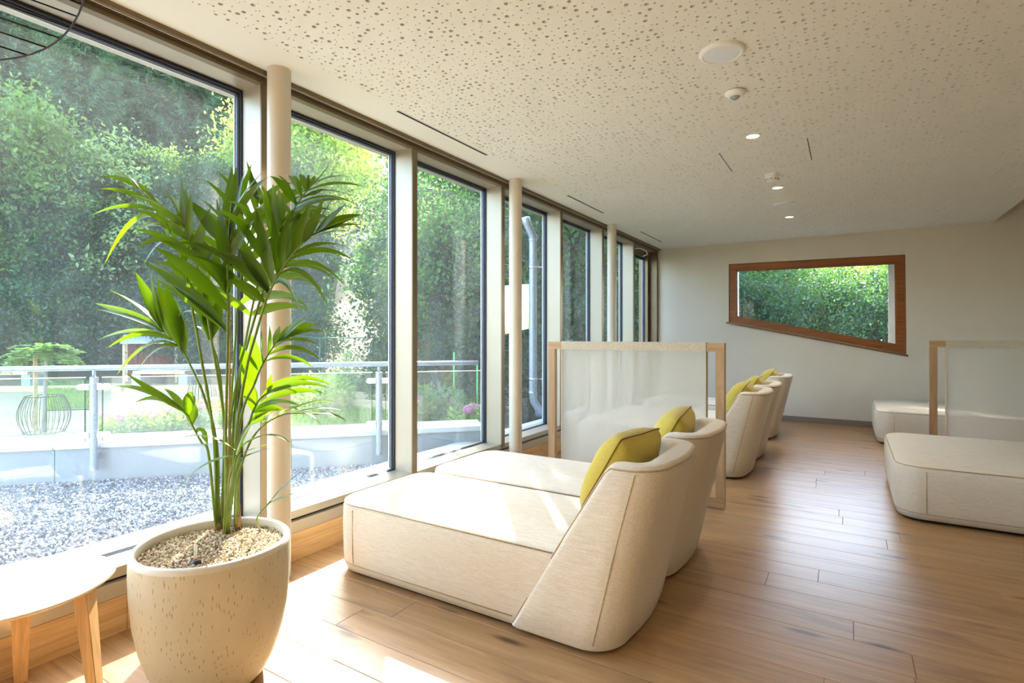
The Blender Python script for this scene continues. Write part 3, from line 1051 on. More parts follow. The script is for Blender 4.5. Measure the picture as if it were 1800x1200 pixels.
# cushions
def make_cushion(label):
    root = empty('cushion', (0, 0, 0), 0, label, 'cushion', 'mustard cushions on the loungers')
    wx, wy, th = 0.19, 0.225, 0.10      # half height, half width, half thickness
    n, m = 18, 18
    vs, fs = [], []
    def pos(i, j, s):
        a, b_ = -1 + 2 * i / n, -1 + 2 * j / m
        k = (1 - abs(a) ** 2.6) * (1 - abs(b_) ** 2.6)
        t = th * k ** 0.5
        pin = 1 - 0.07 * (1 - abs(a) ** 2) * abs(b_) ** 3
        pin2 = 1 - 0.07 * (1 - abs(b_) ** 2) * abs(a) ** 3
        cr = 1 - 0.07 * (abs(a) * abs(b_)) ** 4
        p = Vector((a * wx * pin2 * cr, b_ * wy * pin * cr, s * t))
        wr = noise.noise(Vector((a * 3 + 5, b_ * 3, s * 2))) * 0.008 * k
        wr += noise.noise(Vector((a * 8, b_ * 2.5 + 3, s))) * 0.006 * min(1, k * 2)
        p.z += s * wr
        return p
    top = {}
    for s in (1, -1):
        for i in range(n + 1):
            for j in range(m + 1):
                edge = i in (0, n) or j in (0, m)
                if edge and s == -1:
                    top[(i, j, -1)] = top[(i, j, 1)]
                    continue
                top[(i, j, s)] = len(vs)
                vs.append(pos(i, j, s))
        for i in range(n):
            for j in range(m):
                q = [top[(i, j, s)], top[(i + 1, j, s)], top[(i + 1, j + 1, s)], top[(i, j + 1, s)]]
                fs.append(tuple(q if s == 1 else reversed(q)))
    MB().add(vs, fs).build('cover', M['cushion'], root, True)
    ring = [pos(i, 0, 1) for i in range(n)] + [pos(n, j, 1) for j in range(m)] + [pos(i, m, 1) for i in range(n, 0, -1)] + [pos(0, j, 1) for j in range(m, 0, -1)]
    MB().ring_tube(ring, 0.0032, 5).build('seam', M['cushion_seam'], root, True)
    return root
c1 = make_cushion('mustard yellow cushion on the lounger closest to the camera')
cu_lab = ['', 'mustard yellow cushion on the lounger just before the fabric screen', 'mustard cushion on the first lounger behind the near screen',
          'mustard cushion on the second lounger behind the near screen', 'mustard cushion on the lounger nearest the far wall']
for k, yv in enumerate(lounger_y):
    c = c1 if k == 0 else dup(c1, (0, 0, 0), 0, 1.0, cu_lab[k])
    c.location = (-0.852, yv + 0.375, 0.660 if k < 2 else 0.645)
    # local x runs up the back slope, local z towards the sitter
    c.rotation_euler = Euler((R(random.uniform(-5, 5)), R(-60), R(random.uniform(-3, 3) + (0 if k else 2))), 'XYZ')

# ------------------------------------------------------------------ fabric screens
def make_screen(name, L, label):
    """origin at the left floor corner, runs along +x"""
    root = empty(name, (0, 0, 0), 0, label, 'screen', 'oak framed screens with sheer fabric')
    HH, pw, pd, rail = 1.182, 0.062, 0.045, 0.062
    for x0 in (0.0, L - pw):
        MB().box(x0, x0 + pw, -pd / 2, pd / 2, 0.082, HH - rail).build('post', M['oak_z'], root, bevel=0.002)
    MB().box(0, L, -pd / 2, pd / 2, HH - rail, HH).build('top_rail', M['oak_x'], root, bevel=0.002)
    MB().box(0, L, -pd / 2, pd / 2, 0.012, 0.082).build('bottom_rail', M['oak_x'], root, bevel=0.002)
    fx0, fx1 = 0.125, L - 0.125
    # sheer fabric sleeve: two layers of mesh, and the linen band where it wraps the rail
    for y in (-pd / 2 - 0.005, pd / 2 + 0.005):
        n = 40
        b = MB()
        rows_ = []
        for k in range(9):
            z = 0.09 + (HH - rail - 0.09) * k / 8
            rows_.append([(fx0 + (fx1 - fx0) * i / n, y + 0.0016 * math.sin(i * 1.3 + y * 100), z) for i in range(n + 1)])
        b.rings(rows_, False, False, closed=False)
        b.build('sheer_fabric', M['mesh'], root, True)
    b = MB()
    e = 0.004
    b.box(fx0, fx1, -pd / 2 - 0.006, pd / 2 + 0.006, HH - rail - e, HH + e)
    b.build('fabric_band', M['linen_band'], root, bevel=0.003)
    for x0 in (fx0, fx1 - 0.008):
        MB().box(x0, x0 + 0.008, -pd / 2 - 0.009, pd / 2 + 0.009, 0.09, HH - rail).build('fabric_hem', M['linen_band'], root)
    MB().box(fx0, fx1, -pd / 2 - 0.006, pd / 2 + 0.006, 0.010, 0.088).build('lower_band', M['linen_band'], root, bevel=0.003)
    for x0 in (0.20, L - 0.20):
        r0 = rrect(x0 - 0.06, x0 + 0.06, -0.19, 0.19, 0.02, 4)
        MB().rings([[(x, y, z) for x, y in r0] for z in (0.0, 0.008)]).build('foot_plate', M['steel_plate'], root)
    return root
s1 = make_screen('fabric_screen', 1.405, 'oak framed sheer fabric screen behind the near pair of loungers')
s1.location = (-2.142, 4.07, 0)
s2 = dup(s1, (0.675, 6.62, 0), 0, 1.0, 'oak framed sheer fabric screen behind the right-hand daybed')

# ------------------------------------------------------------------ pot
PC = Vector((-1.955, 1.108, 0))
pot = empty('plant_pot', PC, 0, 'large speckled cream stoneware plant pot holding the palm', 'plant pot')
prof = [(0.130, 0.0), (0.150, 0.004), (0.176, 0.03), (0.205, 0.09), (0.230, 0.17), (0.247, 0.26), (0.256, 0.36), (0.258, 0.43), (0.2565, 0.482)]
prof = [(0.0002, 0.0)] + prof
MB().lathe(prof, 64, caps=False).build('body', M['pot'], pot, True, auto=60)
MB().lathe([(0.2565, 0.482), (0.2555, 0.496), (0.250, 0.502), (0.240, 0.502), (0.235, 0.497), (0.234, 0.44)], 64, caps=False).build('rim', M['pot_rim'], pot, True)
pot_rim = kids(pot)
MB().lathe([(0.0001, 0.466), (0.234, 0.460)], 48).build('soil', M['soil'], pot, True)
OCT = np.array([(1, 0, 0), (-1, 0, 0), (0, 1, 0), (0, -1, 0), (0, 0, 1), (0, 0, -1)], dtype=np.float32)
OCTF = np.array([(0, 2, 4), (2, 1, 4), (1, 3, 4), (3, 0, 4), (2, 0, 5), (1, 2, 5), (3, 1, 5), (0, 3, 5)])
def pebbles(name, pts, smin, smax, mat, flat=0.75, parent=None):
    n = len(pts)
    sc = RNG.uniform(smin, smax, (n, 1)) * RNG.uniform(0.7, 1.3, (n, 3))
    sc[:, 2] *= flat
    q = RNG.normal(size=(n, 4)); q /= np.linalg.norm(q, axis=1, keepdims=True)
    w_, x, y, z = q.T
    Rm = np.stack([np.stack([1 - 2 * (y * y + z * z), 2 * (x * y - z * w_), 2 * (x * z + y * w_)], 1),
                   np.stack([2 * (x * y + z * w_), 1 - 2 * (x * x + z * z), 2 * (y * z - x * w_)], 1),
                   np.stack([2 * (x * z - y * w_), 2 * (y * z + x * w_), 1 - 2 * (x * x + y * y)], 1)], 1)
    o = OCT[None] * RNG.uniform(0.75, 1.15, (n, 6, 1))
    V = np.einsum('nij,nkj->nki', Rm, o * sc[:, None, :]) + pts[:, None, :]
    loops = (OCTF.ravel()[None] + (np.arange(n) * 6)[:, None]).ravel()
    return np_mesh(name, V.reshape(-1, 3), np.full(n * 8, 3), loops, mat, parent)
a = RNG.uniform(0, 2 * PI, 6500); r = 0.231 * np.sqrt(RNG.uniform(0, 1, 6500))
P_ = np.stack([r * np.cos(a), r * np.sin(a), 0.468 + RNG.uniform(-0.003, 0.006, 6500) + 0.012 * np.exp(-((r) / 0.1) ** 2)], 1).astype(np.float32)
o = pebbles('clay_granules', P_, 0.0036, 0.0066, M['pot_gravel'], 0.85, pot)
o['kind'] = 'stuff'
# water level gauge
g0 = pz(344, 992, 0.47)
g = empty('water_gauge', (g0.x, g0.y, 0.466), 0, 'clear water level gauge with a black cap stuck in the pot gravel', 'water gauge')
MB().lathe([(0.020, 0.004), (0.019, 0.010), (0.010, 0.017), (0.0001, 0.019)], 24).build('cap', M['gasket'], g, True, auto=50)
MB().lathe([(0.0052, 0.012), (0.0052, 0.068), (0.0045, 0.072), (0.0001, 0.073)], 12).build('tube', plain('clear_plastic', lin(214, 210, 200), 0.25, 0, 0.02), g, True)
MB().lathe([(0.0056, 0.020), (0.0056, 0.026)], 12).build('float', plain('red_float', lin(214, 60, 40), 0.4), g, True)

# ------------------------------------------------------------------ palm
palm = empty('potted_palm', (PC.x, PC.y, 0.46), 0, 'tall kentia palm with arching fronds growing in the cream pot', 'palm')
PB = Vector((PC.x, PC.y, 0.46))
def bez(pts, n):
    """Catmull-Rom through pts"""
    P = [Vector(p) for p in pts]
    P = [P[0] * 2 - P[1]] + P + [P[-1] * 2 - P[-2]]
    out = []
    segs = len(P) - 3
    for k in range(n + 1):
        s = k / n * segs
        i = min(int(s), segs - 1)
        t = s - i
        p0, p1, p2, p3 = P[i:i + 4]
        out.append(0.5 * ((2 * p1) + (p2 - p0) * t + (2 * p0 - 5 * p1 + 4 * p2 - p3) * t * t + (-p0 + 3 * p1 - 3 * p2 + p3) * t ** 3))
    return out

def leaflet(root_p, d, nrm_, L, W, droop, parent, twist=0.0):
    """one folded, drooping palm leaflet of 16 quads, parented to its frond"""
    n = 8
    p = Vector(root_p)
    d = d.normalized()
    vs, fs = [], []
    for i in range(n + 1):
        s = i / n
        side = d.cross(nrm_).normalized()
        nn = side.cross(d).normalized()
        wd = W * (0.22 + 0.78 * min(1, s / 0.22)) if s < 0.22 else W * (1 - ((s - 0.22) / 0.78) ** 1.7)
        wd = max(wd, W * 0.02)
        fold = 0.28
        tw = twist * s
        sv = side * math.cos(tw) + nn * math.sin(tw)
        nv = nn * math.cos(tw) - side * math.sin(tw)
        vs += [p - sv * wd + nv * wd * fold, p, p + sv * wd + nv * wd * fold]
        d = (d + Vector((0, 0, -1)) * droop / n * (0.4 + 1.6 * s)).normalized()
        p = p + d * (L / n)
    for i in range(n):
        a = i * 3
        fs += [(a, a + 1, a + 4, a + 3), (a + 1, a + 2, a + 5, a + 4)]
    return MB().add([Vector(v) - PB for v in vs], fs).build('leaflet', M['palm'], parent, True)

def frond(ctrl, nleaf, L, start=0.45, W=0.017, ang=58, droop=0.7, tilt=0.25, rad=0.0055, flat=None, both=True, seed=0):
    """ctrl: control points of the rachis in world space (first is at the pot)"""
    rg = random.Random(seed)
    path = bez(ctrl, 28)
    rs = [rad * (1 - 0.75 * (i / 28) ** 1.3) for i in range(29)]
    st = MB().tube([p - PB for p in path], rs, 7).build('frond', M['stalk'], palm, True)
    m = nleaf
    for k in range(m):
        s = start + (1 - start) * (k + 0.5) / m
        fi = s * 28
        i = min(int(fi), 27)
        p = path[i].lerp(path[i + 1], fi - i)
        t = (path[i + 1] - path[i]).normalized()
        up = Vector(flat) if flat else Vector((0, 0, 1))
        if flat is None and abs(t.z) > 0.93:
            up = Vector((-SN, CS, 0.15)) * -1
        side = t.cross(up).normalized()
        nrm_ = side.cross(t).normalized()
        q = (k + 0.5) / m
        ln = L * (0.62 + 0.5 * math.sin(PI * min(1, q * 0.95 + 0.08))) * rg.uniform(0.88, 1.08)
        if q > 0.85: ln *= 0.85
        for sg in ((1, -1) if both else ((1,) if k % 2 else (-1,))):
            a = R(ang * (1 - 0.55 * q) + rg.uniform(-6, 6))
            d = t * math.cos(a) + side * (sg * math.sin(a)) + nrm_ * (tilt + rg.uniform(-0.08, 0.08))
            leaflet(p, d, nrm_, ln, W * rg.uniform(0.85, 1.1), droop * rg.uniform(0.8, 1.25), st, rg.uniform(-0.5, 0.5))
    return st

def S(u, v, D=1.97):
    return px(u, v, D)
CLUMP = [pz(384, 935, 0.46), pz(397, 944, 0.46), pz(418, 929, 0.46)]
b0 = [CLUMP[k] + Vector((random.uniform(-0.012, 0.012), random.uniform(-0.012, 0.012), 0)) for k in (0, 2, 2, 1, 0, 0, 1, 2, 2, 0, 1, 1, 2, 1, 1, 1)]
# the fronds of the kentia palm: rachis and every leaflet by its base and tip (sketch units, 3.333 per pixel)
def Z(x, y, D):
    return px(160 + x / 3.3333, 260 + y / 3.3333, D)
def leaflet_to(a, e, W, sag, parent, rg):
    n = 8
    m = (a + e) / 2 + Vector((0, 0, sag))
    view = (Vector((0, 0, H)) - m).normalized()
    nrm_ = (view + Vector((rg.uniform(-.7, .7), rg.uniform(-.7, .7), rg.uniform(0.2, 1.0)))).normalized()
    vs, fs = [], []
    tw = rg.uniform(-0.7, 0.7)
    for i in range(n + 1):
        t = i / n
        p = a * (1 - t) ** 2 + m * 2 * t * (1 - t) + e * t * t
        d = ((m - a) * (1 - t) + (e - m) * t).normalized()
        side = d.cross(nrm_).normalized()
        nn = side.cross(d).normalized()
        wd = W * (0.25 + 0.75 * (t / 0.3)) if t < 0.3 else W * (1 - ((t - 0.3) / 0.7) ** 2.0)
        wd = max(wd, W * 0.03)
        sv = side * math.cos(tw * t) + nn * math.sin(tw * t)
        nv = nn * math.cos(tw * t) - side * math.sin(tw * t)
        vs += [p - sv * wd + nv * wd * .3, p, p + sv * wd + nv * wd * .3]
    for i in range(n):
        q = i * 3
        fs += [(q, q + 1, q + 4, q + 3), (q + 1, q + 2, q + 5, q + 4)]
    return MB().add([Vector(v) - PB for v in vs], fs).build('leaflet', M['palm'], parent, True)
def frond2(base, stem, D0, D1, leaves, spread=0.10, seed=0, rad=0.0055):
    rg = random.Random(seed)
    m = len(stem)
    ctrl = [base] + [Z(x, y, D0 + (D1 - D0) * (k + 1) / m) for k, (x, y) in enumerate(stem)]
    path = bez(ctrl, 28)
    st = MB().tube([p - PB for p in path], [rad * (1 - 0.75 * (i / 28) ** 1.3) for i in range(29)], 7).build('frond', M['stalk'], palm, True)
    for k, L in enumerate(leaves):
        x0, y0, x1, y1, wz = L[:5]
        sag = L[5] if len(L) > 5 else 0.02
        # the leaflet grows from the nearest point of the rachis
        best = min(path, key=lambda p: (p - Z(x0, y0, (D0 + D1) / 2)).length)
        Db = (best - Vector((0, 0, H))).dot(Vector((-SN, CS, 0)))
        a = Z(x0, y0, Db)
        if (a - best).length < 0.09: a = best
        e = Z(x1, y1, Db + rg.uniform(-spread, spread))
        leaflet_to(a, e, wz / 2 / 3.3333 / F * Db * 1.55, sag, st, rg)
frond2(b0[0], [(720, 1700), (640, 1200), (600, 980), (560, 760), (500, 560), (400, 385), (290, 245), (160, 130), (15, 52)], 2.0, 1.98, [
    (290, 235, 460, 480, 24, .05), (340, 300, 470, 512, 24, .05), (240, 200, 400, 400, 20, .05), (390, 360, 455, 540, 26, .04), (190, 150, 330, 300, 16, .03),
    (400, 385, 0, 395, 22, .05), (350, 320, 40, 240, 22, .03), (290, 250, 50, 165, 18, .02), (430, 440, 80, 680, 22, .16), (450, 480, 240, 500, 20, .05),
    (480, 540, 270, 585, 26, .03), (500, 560, 300, 700, 26, .06), (510, 560, 508, 365, 46, 0), (545, 620, 580, 420, 44, 0), (560, 700, 620, 450, 34, .02), (230, 190, 120, 140, 12, 0)], 0.10, 1)
frond2(b0[3], [(790, 1700), (800, 1200), (802, 900), (800, 700), (808, 480), (822, 320)], 1.94, 1.90, [
    (790, 600, 825, 110, 54, 0), (805, 480, 852, 115, 44, 0), (770, 600, 565, 300, 52, .02), (780, 640, 650, 360, 48, .02), (790, 520, 735, 300, 42, 0), (830, 450, 940, 95, 32, .0),
    (820, 420, 1020, 130, 26, .03), (815, 460, 1055, 165, 26, .05), (800, 860, 550, 480, 66, .05), (800, 930, 370, 580, 60, .04), (800, 800, 360, 530, 48, .05), (800, 1070, 290, 650, 48, .05),
    (800, 1070, 360, 755, 38, .03), (800, 820, 630, 650, 40, .02), (830, 620, 1000, 345, 40, .03), (830, 560, 900, 130, 32, 0), (815, 860, 800, 590, 44, 0), (805, 700, 740, 420, 46, 0), (830, 700, 960, 420, 40, .03)], 0.12, 2)
frond2(b0[1], [(830, 1700), (880, 1300), (930, 1100), (1000, 860), (1085, 600), (1165, 400), (1255, 262), (1330, 180), (1388, 110)], 2.0, 1.92, [
    (1190, 345, 1050, 165, 34, .03), (1212, 330, 1095, 160, 34, .03), (1228, 300, 1140, 155, 32, .03), (1242, 275, 1180, 165, 30, .03), (1256, 260, 1222, 150, 28, .02), (1278, 235, 1276, 155, 24, .01), (1300, 205, 1312, 160, 20, 0),
    (1170, 390, 970, 280, 36, .03), (1160, 420, 960, 350, 34, .03), (1140, 470, 1000, 230, 38, .03), (1120, 520, 985, 470, 34, .03), (1290, 215, 1525, 170, 22, .03), (1252, 262, 1600, 228, 20, .04), (1232, 300, 1545, 292, 20, .05),
    (1205, 340, 1560, 335, 20, .06), (1180, 380, 1480, 305, 22, .04), (1150, 440, 1440, 430, 22, .05), (1100, 560, 1000, 620, 30, .05)], 0.12, 3)
frond2(b0[2], [(850, 1700), (910, 1300), (960, 1110), (1030, 880), (1110, 725), (1200, 600), (1310, 500), (1440, 440), (1592, 388)], 1.96, 1.84, [
    (1080, 780, 965, 350, 46, .0), (1110, 725, 1055, 345, 44, .0), (1135, 690, 1150, 430, 46, .03), (1165, 645, 1225, 340, 46, .0), (1200, 600, 1292, 310, 42, 0), (1240, 560, 1362, 290, 38, 0), (1290, 520, 1432, 275, 32, 0),
    (1320, 500, 1502, 320, 30, 0), (1330, 495, 1590, 390, 38, .02), (1040, 830, 860, 590, 50, .04), (1030, 860, 735, 600, 46, .04), (1005, 880, 790, 775, 32, .04), (1130, 700, 1500, 820, 24, .10), (1100, 740, 1390, 920, 24, .12),
    (1060, 800, 1232, 970, 22, .10), (1200, 600, 1545, 600, 22, .06), (1250, 560, 1570, 500, 22, .04), (1170, 640, 1540, 660, 22, .08), (1300, 505, 1590, 450, 20, .03)], 0.12, 4)
frond2(b0[4], [(740, 1760), (660, 1450), (590, 1290), (525, 1170), (440, 1090), (385, 1010)], 2.0, 2.12, [
    (525, 1170, 430, 790, 56, 0), (545, 1195, 500, 890, 52, 0), (450, 1095, 390, 770, 42, 0), (400, 1030, 345, 710, 40, 0), (385, 1015, 262, 728, 50, .0), (380, 1010, 105, 830, 46, .03), (395, 1040, 25, 910, 40, .02), (415, 1060, 35, 945, 30, .03),
    (440, 1090, 45, 1122, 22, .06), (460, 1110, 95, 1172, 22, .08), (490, 1145, 150, 1330, 22, .12), (505, 1160, 270, 1308, 22, .08), (480, 1125, 530, 960, 30, 0)], 0.06, 5)
frond2(b0[5], [(780, 1700), (750, 1300), (700, 1130), (650, 1000), (610, 860)], 2.0, 2.06, [
    (700, 1130, 680, 760, 60, 0), (690, 1110, 770, 830, 44, 0), (640, 1050, 612, 740, 50, 0), (655, 1010, 440, 640, 44, .03), (640, 980, 480, 1010, 22, .05), (620, 900, 520, 650, 34, .02), (625, 920, 700, 700, 36, 0), (690, 1100, 560, 1060, 20, .04)], 0.08, 6)
frond2(b0[6], [(860, 1700), (900, 1500), (950, 1400), (990, 1300), (1035, 1215), (1085, 1140), (1150, 1070)], 1.97, 1.97, [
    (965, 1380, 870, 1150, 56, 0), (985, 1310, 940, 1090, 50, 0), (1010, 1260, 1000, 1060, 42, 0), (1040, 1210, 1045, 1040, 34, 0), (1070, 1160, 1105, 1040, 26, 0), (1085, 1140, 1290, 990, 34, .02), (1100, 1120, 1330, 1030, 28, .03),
    (1080, 1150, 1375, 1075, 24, .04), (1060, 1180, 1325, 1150, 24, .05), (1035, 1215, 1345, 1240, 26, .07), (1015, 1250, 1310, 1290, 24, .06), (1120, 1100, 1270, 1010, 24, .01)], 0.10, 7)
frond2(b0[7], [(870, 1760), (930, 1600), (950, 1540), (990, 1470), (1060, 1410), (1150, 1370), (1250, 1355)], 2.02, 2.04, [
    (985, 1480, 1230, 1345, 26, .04), (1010, 1450, 1380, 1400, 28, .06), (970, 1520, 1380, 1440, 26, .07), (960, 1540, 1235, 1515, 28, .05), (955, 1560, 1145, 1540, 30, .03), (960, 1620, 1130, 1470, 30, .01), (960, 1640, 1080, 1530, 28, 0),
    (950, 1540, 885, 1260, 44, 0), (960, 1500, 910, 1330, 36, 0), (1060, 1410, 1320, 1370, 24, .04), (1100, 1390, 1400, 1385, 22, .05), (1030, 1430, 1060, 1320, 24, 0)], 0.10, 8)
frond([b0[8], S(415, 860), S(430, 800, 1.95), S(455, 755, 1.93), S(500, 728, 1.92), S(560, 728, 1.90)], 4, 0.20, 0.6, 0.013, 45, 0.6, 0.2, seed=9)
frond2(b0[9], [(690, 1800), (650, 1730), (600, 1640), (560, 1560), (470, 1480)], 1.97, 1.98, [
    (560, 1560, 600, 1440, 44, .05), (565, 1580, 430, 1410, 26, .03), (540, 1550, 205, 1320, 28, .0), (500, 1510, 130, 1395, 24, .04), (520, 1540, 260, 1490, 20, .06), (590, 1620, 600, 1480, 40, 0), (620, 1660, 685, 1740, 34, .05)], 0.06, 10)
frond([b0[11], S(402, 780), S(412, 620, 2.02), S(422, 500, 2.06), S(440, 410, 2.1), S(462, 350, 2.14)], 8, 0.28, 0.5, 0.016, 52, 0.7, 0.2, seed=12)
frond([b0[10], S(396, 760), S(372, 600, 1.98), S(352, 490, 1.97), S(330, 415, 1.95), S(318, 380, 1.93)], 5, 0.20, 0.55, 0.017, 40, 0.6, 0.2, seed=21)
frond([b0[12], S(404, 760), S(428, 620, 2.0), S(448, 520, 1.98), S(470, 440, 1.96), S(502, 385, 1.93)], 9, 0.28, 0.5, 0.016, 56, 0.85, 0.2, seed=22)
# low young leaves
def lone(ctrl, W, seed):
    path = bez(ctrl, 12)
    st = MB().tube([p - PB for p in path], 0.003, 6).build('frond', M['stalk'], palm, True)
    d = path[-1] - path[-3]
    leaflet(path[-1], d, Vector((0, 0, 1)).cross(d).cross(d) * -1, (0.16), W, 0.3, st)
    leaflet(path[-2], d + Vector((0.1, 0.1, 0.05)), Vector((0, 0, 1)).cross(d).cross(d) * -1, 0.13, W * 0.6, 0.3, st)
lone([b0[12] + Vector((0.1, 0.03, 0)), S(452, 910, 1.95), S(476, 880, 1.95)], 0.014, 1)
lone([b0[13], S(402, 850, 1.93), S(414, 805, 1.92)], 0.014, 2)
lone([b0[14], S(410, 830, 1.9), S(420, 795, 1.88)], 0.012, 3)
# drooping low leaves
for (u0, v0, u1, v1, D, ln, dr) in ((415, 800, 380, 815, 1.88, 0.26, 1.6), (412, 790, 370, 770, 1.9, 0.22, 1.3), (425, 785, 470, 760, 1.88, 0.24, 1.3)):
    st = MB().tube([p - PB for p in bez([b0[15], S(404, 870), S(u0, v0, D)], 10)], 0.003, 6).build('frond', M['stalk'], palm, True)
    d = S(u1, v1, D - 0.03) - S(u0, v0, D)
    leaflet(S(u0, v0, D), d + Vector((0, 0, 0.02)), Vector((0, 0, 1)), ln, 0.016, dr, st)
# spear, dead stalk and fibrous sheaths
MB().tube([p - PB for p in bez([b0[3], S(402, 800), S(404, 640), S(403, 525)], 14)], [0.006 - 0.0003 * i for i in range(15)], 7).build('spear', M['sheath'], palm, True)
for (u, v, h_) in ((382, 935, 0.14), (398, 940, 0.12), (418, 932, 0.10), (392, 925, 0.16)):
    p0 = pz(u, v, 0.465)
    MB().tube([p0 - PB, p0 - PB + Vector((0.002, 0.0, h_ * 0.5)), p0 - PB + Vector((0.004, 0.002, h_))], [0.014, 0.012, 0.007], 9).build('sheath', M['sheath'], palm, True)

# ------------------------------------------------------------------ side table
TC = Vector((-2.312, 0.668, 0))
tb = empty('side_table', TC, 0, 'round pale ash side table on splayed legs left of the pot', 'side table')
MB().lathe([(0.0001, 0.400), (0.222, 0.400), (0.249, 0.413), (0.256, 0.419), (0.2545, 0.423), (0.0001, 0.424)], 64).build('tabletop', M['ash'], tb, True, auto=25)
for k, a in enumerate((43, 163, 283)):
    ca, sa_ = math.cos(R(a)), math.sin(R(a))
    rad_v = Vector((ca, sa_, 0)); tan_v = Vector((-sa_, ca, 0))
    top_ = rad_v * 0.185 + Vector((0, 0, 0.401)); bot = rad_v * 0.225 + Vector((0, 0, 0.0))
    b = MB()
    ring = lambda c, w1, w2: [c - rad_v * w1 - tan_v * w2, c + rad_v * w1 - tan_v * w2, c + rad_v * w1 + tan_v * w2, c - rad_v * w1 + tan_v * w2]
    b.rings([ring(bot, 0.014, 0.019), ring(top_, 0.022, 0.030)])
    b.build('leg', M['ash_z'], tb, bevel=0.002)

# ------------------------------------------------------------------ wire pendant at upper left
pc = px(-97, -112, 1.15)
fd = (pc - Vector((0, 0, H))).normalized()
e1 = Vector((fd.y, -fd.x, 0)).normalized()
e2 = e1.cross(fd)
pend = empty('pendant_lamp', pc, 0, 'black wire pendant shade hanging at the upper left corner', 'pendant lamp')
rr_ = 0.236
ringpts = [(e1 * math.cos(2 * PI * k / 48) + e2 * math.sin(2 * PI * k / 48)) * rr_ for k in range(48)]
MB().ring_tube(ringpts, 0.0022, 6).build('ring', M['gasket_grey'], pend, True)
th_ = R(-2)
ba, bb_ = e1 * math.cos(th_) + e2 * math.sin(th_), -e1 * math.sin(th_) + e2 * math.cos(th_)
for k in range(-6, 7):
    d = k * 0.031
    hl = math.sqrt(max(rr_ ** 2 - d * d, 0))
    MB().tube([bb_ * d - ba * hl, bb_ * d - ba * hl * 0.3 - fd * -0.03, bb_ * d + ba * hl * 0.3 + fd * 0.03, bb_ * d + ba * hl], 0.0021, 6).build('wire', M['wire'], pend, True)
MB().tube([e2 * rr_, Vector((e2.x * rr_, e2.y * rr_, ZC - pc.z))], 0.002, 6).build('cord', M['wire'], pend, True)

# ------------------------------------------------------------------ OUTSIDE: terrace
GZ = 0.10
# parapet line (inner face)
PA, PD_ = Vector((-5.42, 1.45, 0)), Vector((0.693, 0.721, 0)).normalized()
PN = Vector((-PD_.y, PD_.x, 0))          # outwards
def par(s, off=0.0, z=0.0):
    p = PA + PD_ * s + PN * off
    return Vector((p.x, p.y, z))
S0, S1 = -4.0, 3.70
gb = MB()
gb.add([(-3.1, -2.0, GZ - 0.01), (-3.1, par(S1).y, GZ - 0.01), par(S1, 0, GZ - 0.01), par(S0, 0, GZ - 0.01)], [(0, 1, 2, 3)])
o = gb.build('terrace_bed', M['gravel_bed'])
o.data.flip_normals()
tag(o, 'gravel covered terrace roof', kind='structure')
pts = []
while len(pts) < 48000:
    x = RNG.uniform(-6.6, -3.1, 4000); y = RNG.uniform(0.2, 4.2, 4000)
    s_ = (x - PA.x) * PN.x + (y - PA.y) * PN.y
    ok = s_ < -0.02
    # visible from the room: close to the line of sight through the panes
    ok &= (y > 0.22 * -x - 0.5)
    pts += list(np.stack([x[ok], y[ok], GZ + RNG.uniform(-0.006, 0.012, ok.sum())], 1))
tag(pebbles('terrace_gravel', np.array(pts[:48000], dtype=np.float32), 0.0075, 0.0145, M['gravel'], 0.7), 'grey white gravel on the terrace outside the glass', 'gravel', None, 'stuff')

pw = empty('parapet_wall', par(0, 0, 0), 0, 'low pale rendered parapet with white coping round the gravel terrace', 'parapet')
def loc(p): return p - Vector(pw.location)
cuts = [S0, -1.6, 0.35, 2.05, S1]
for a, c in zip(cuts[:-1], cuts[1:]):
    g_ = 0.003
    b = MB().hexa([loc(par(a + g_, 0, -0.6)), loc(par(c - g_, 0, -0.6)), loc(par(c - g_, 0.24, -0.6)), loc(par(a + g_, 0.24, -0.6)), loc(par(a + g_, 0, 0.375)), loc(par(c - g_, 0, 0.375)), loc(par(c - g_, 0.24, 0.375)), loc(par(a + g_, 0.24, 0.375))])
    b.build('wall_segment', M['concrete'], pw)
    b = MB().hexa([loc(par(a + g_, -0.025, 0.36)), loc(par(c - g_, -0.025, 0.36)), loc(par(c - g_, 0.27, 0.36)), loc(par(a + g_, 0.27, 0.36)), loc(par(a + g_, -0.025, 0.405)), loc(par(c - g_, -0.025, 0.405)), loc(par(c - g_, 0.27, 0.42)), loc(par(a + g_, 0.27, 0.42))])
    b.build('coping', M['cap'], pw, bevel=0.004)
rl = empty('terrace_railing', par(0, 0, 0), 0, 'galvanised railing with clear glass panels on the terrace parapet', 'railing')
ZR = 0.985
MB().tube([loc(par(s, -0.06, ZR)) for s in np.linspace(S0, S1 - 0.06, 12)], 0.0205, 14).build('top_rail', M['galv'], rl, True)
posts = [-3.6, -1.5, 0.637, 2.767]
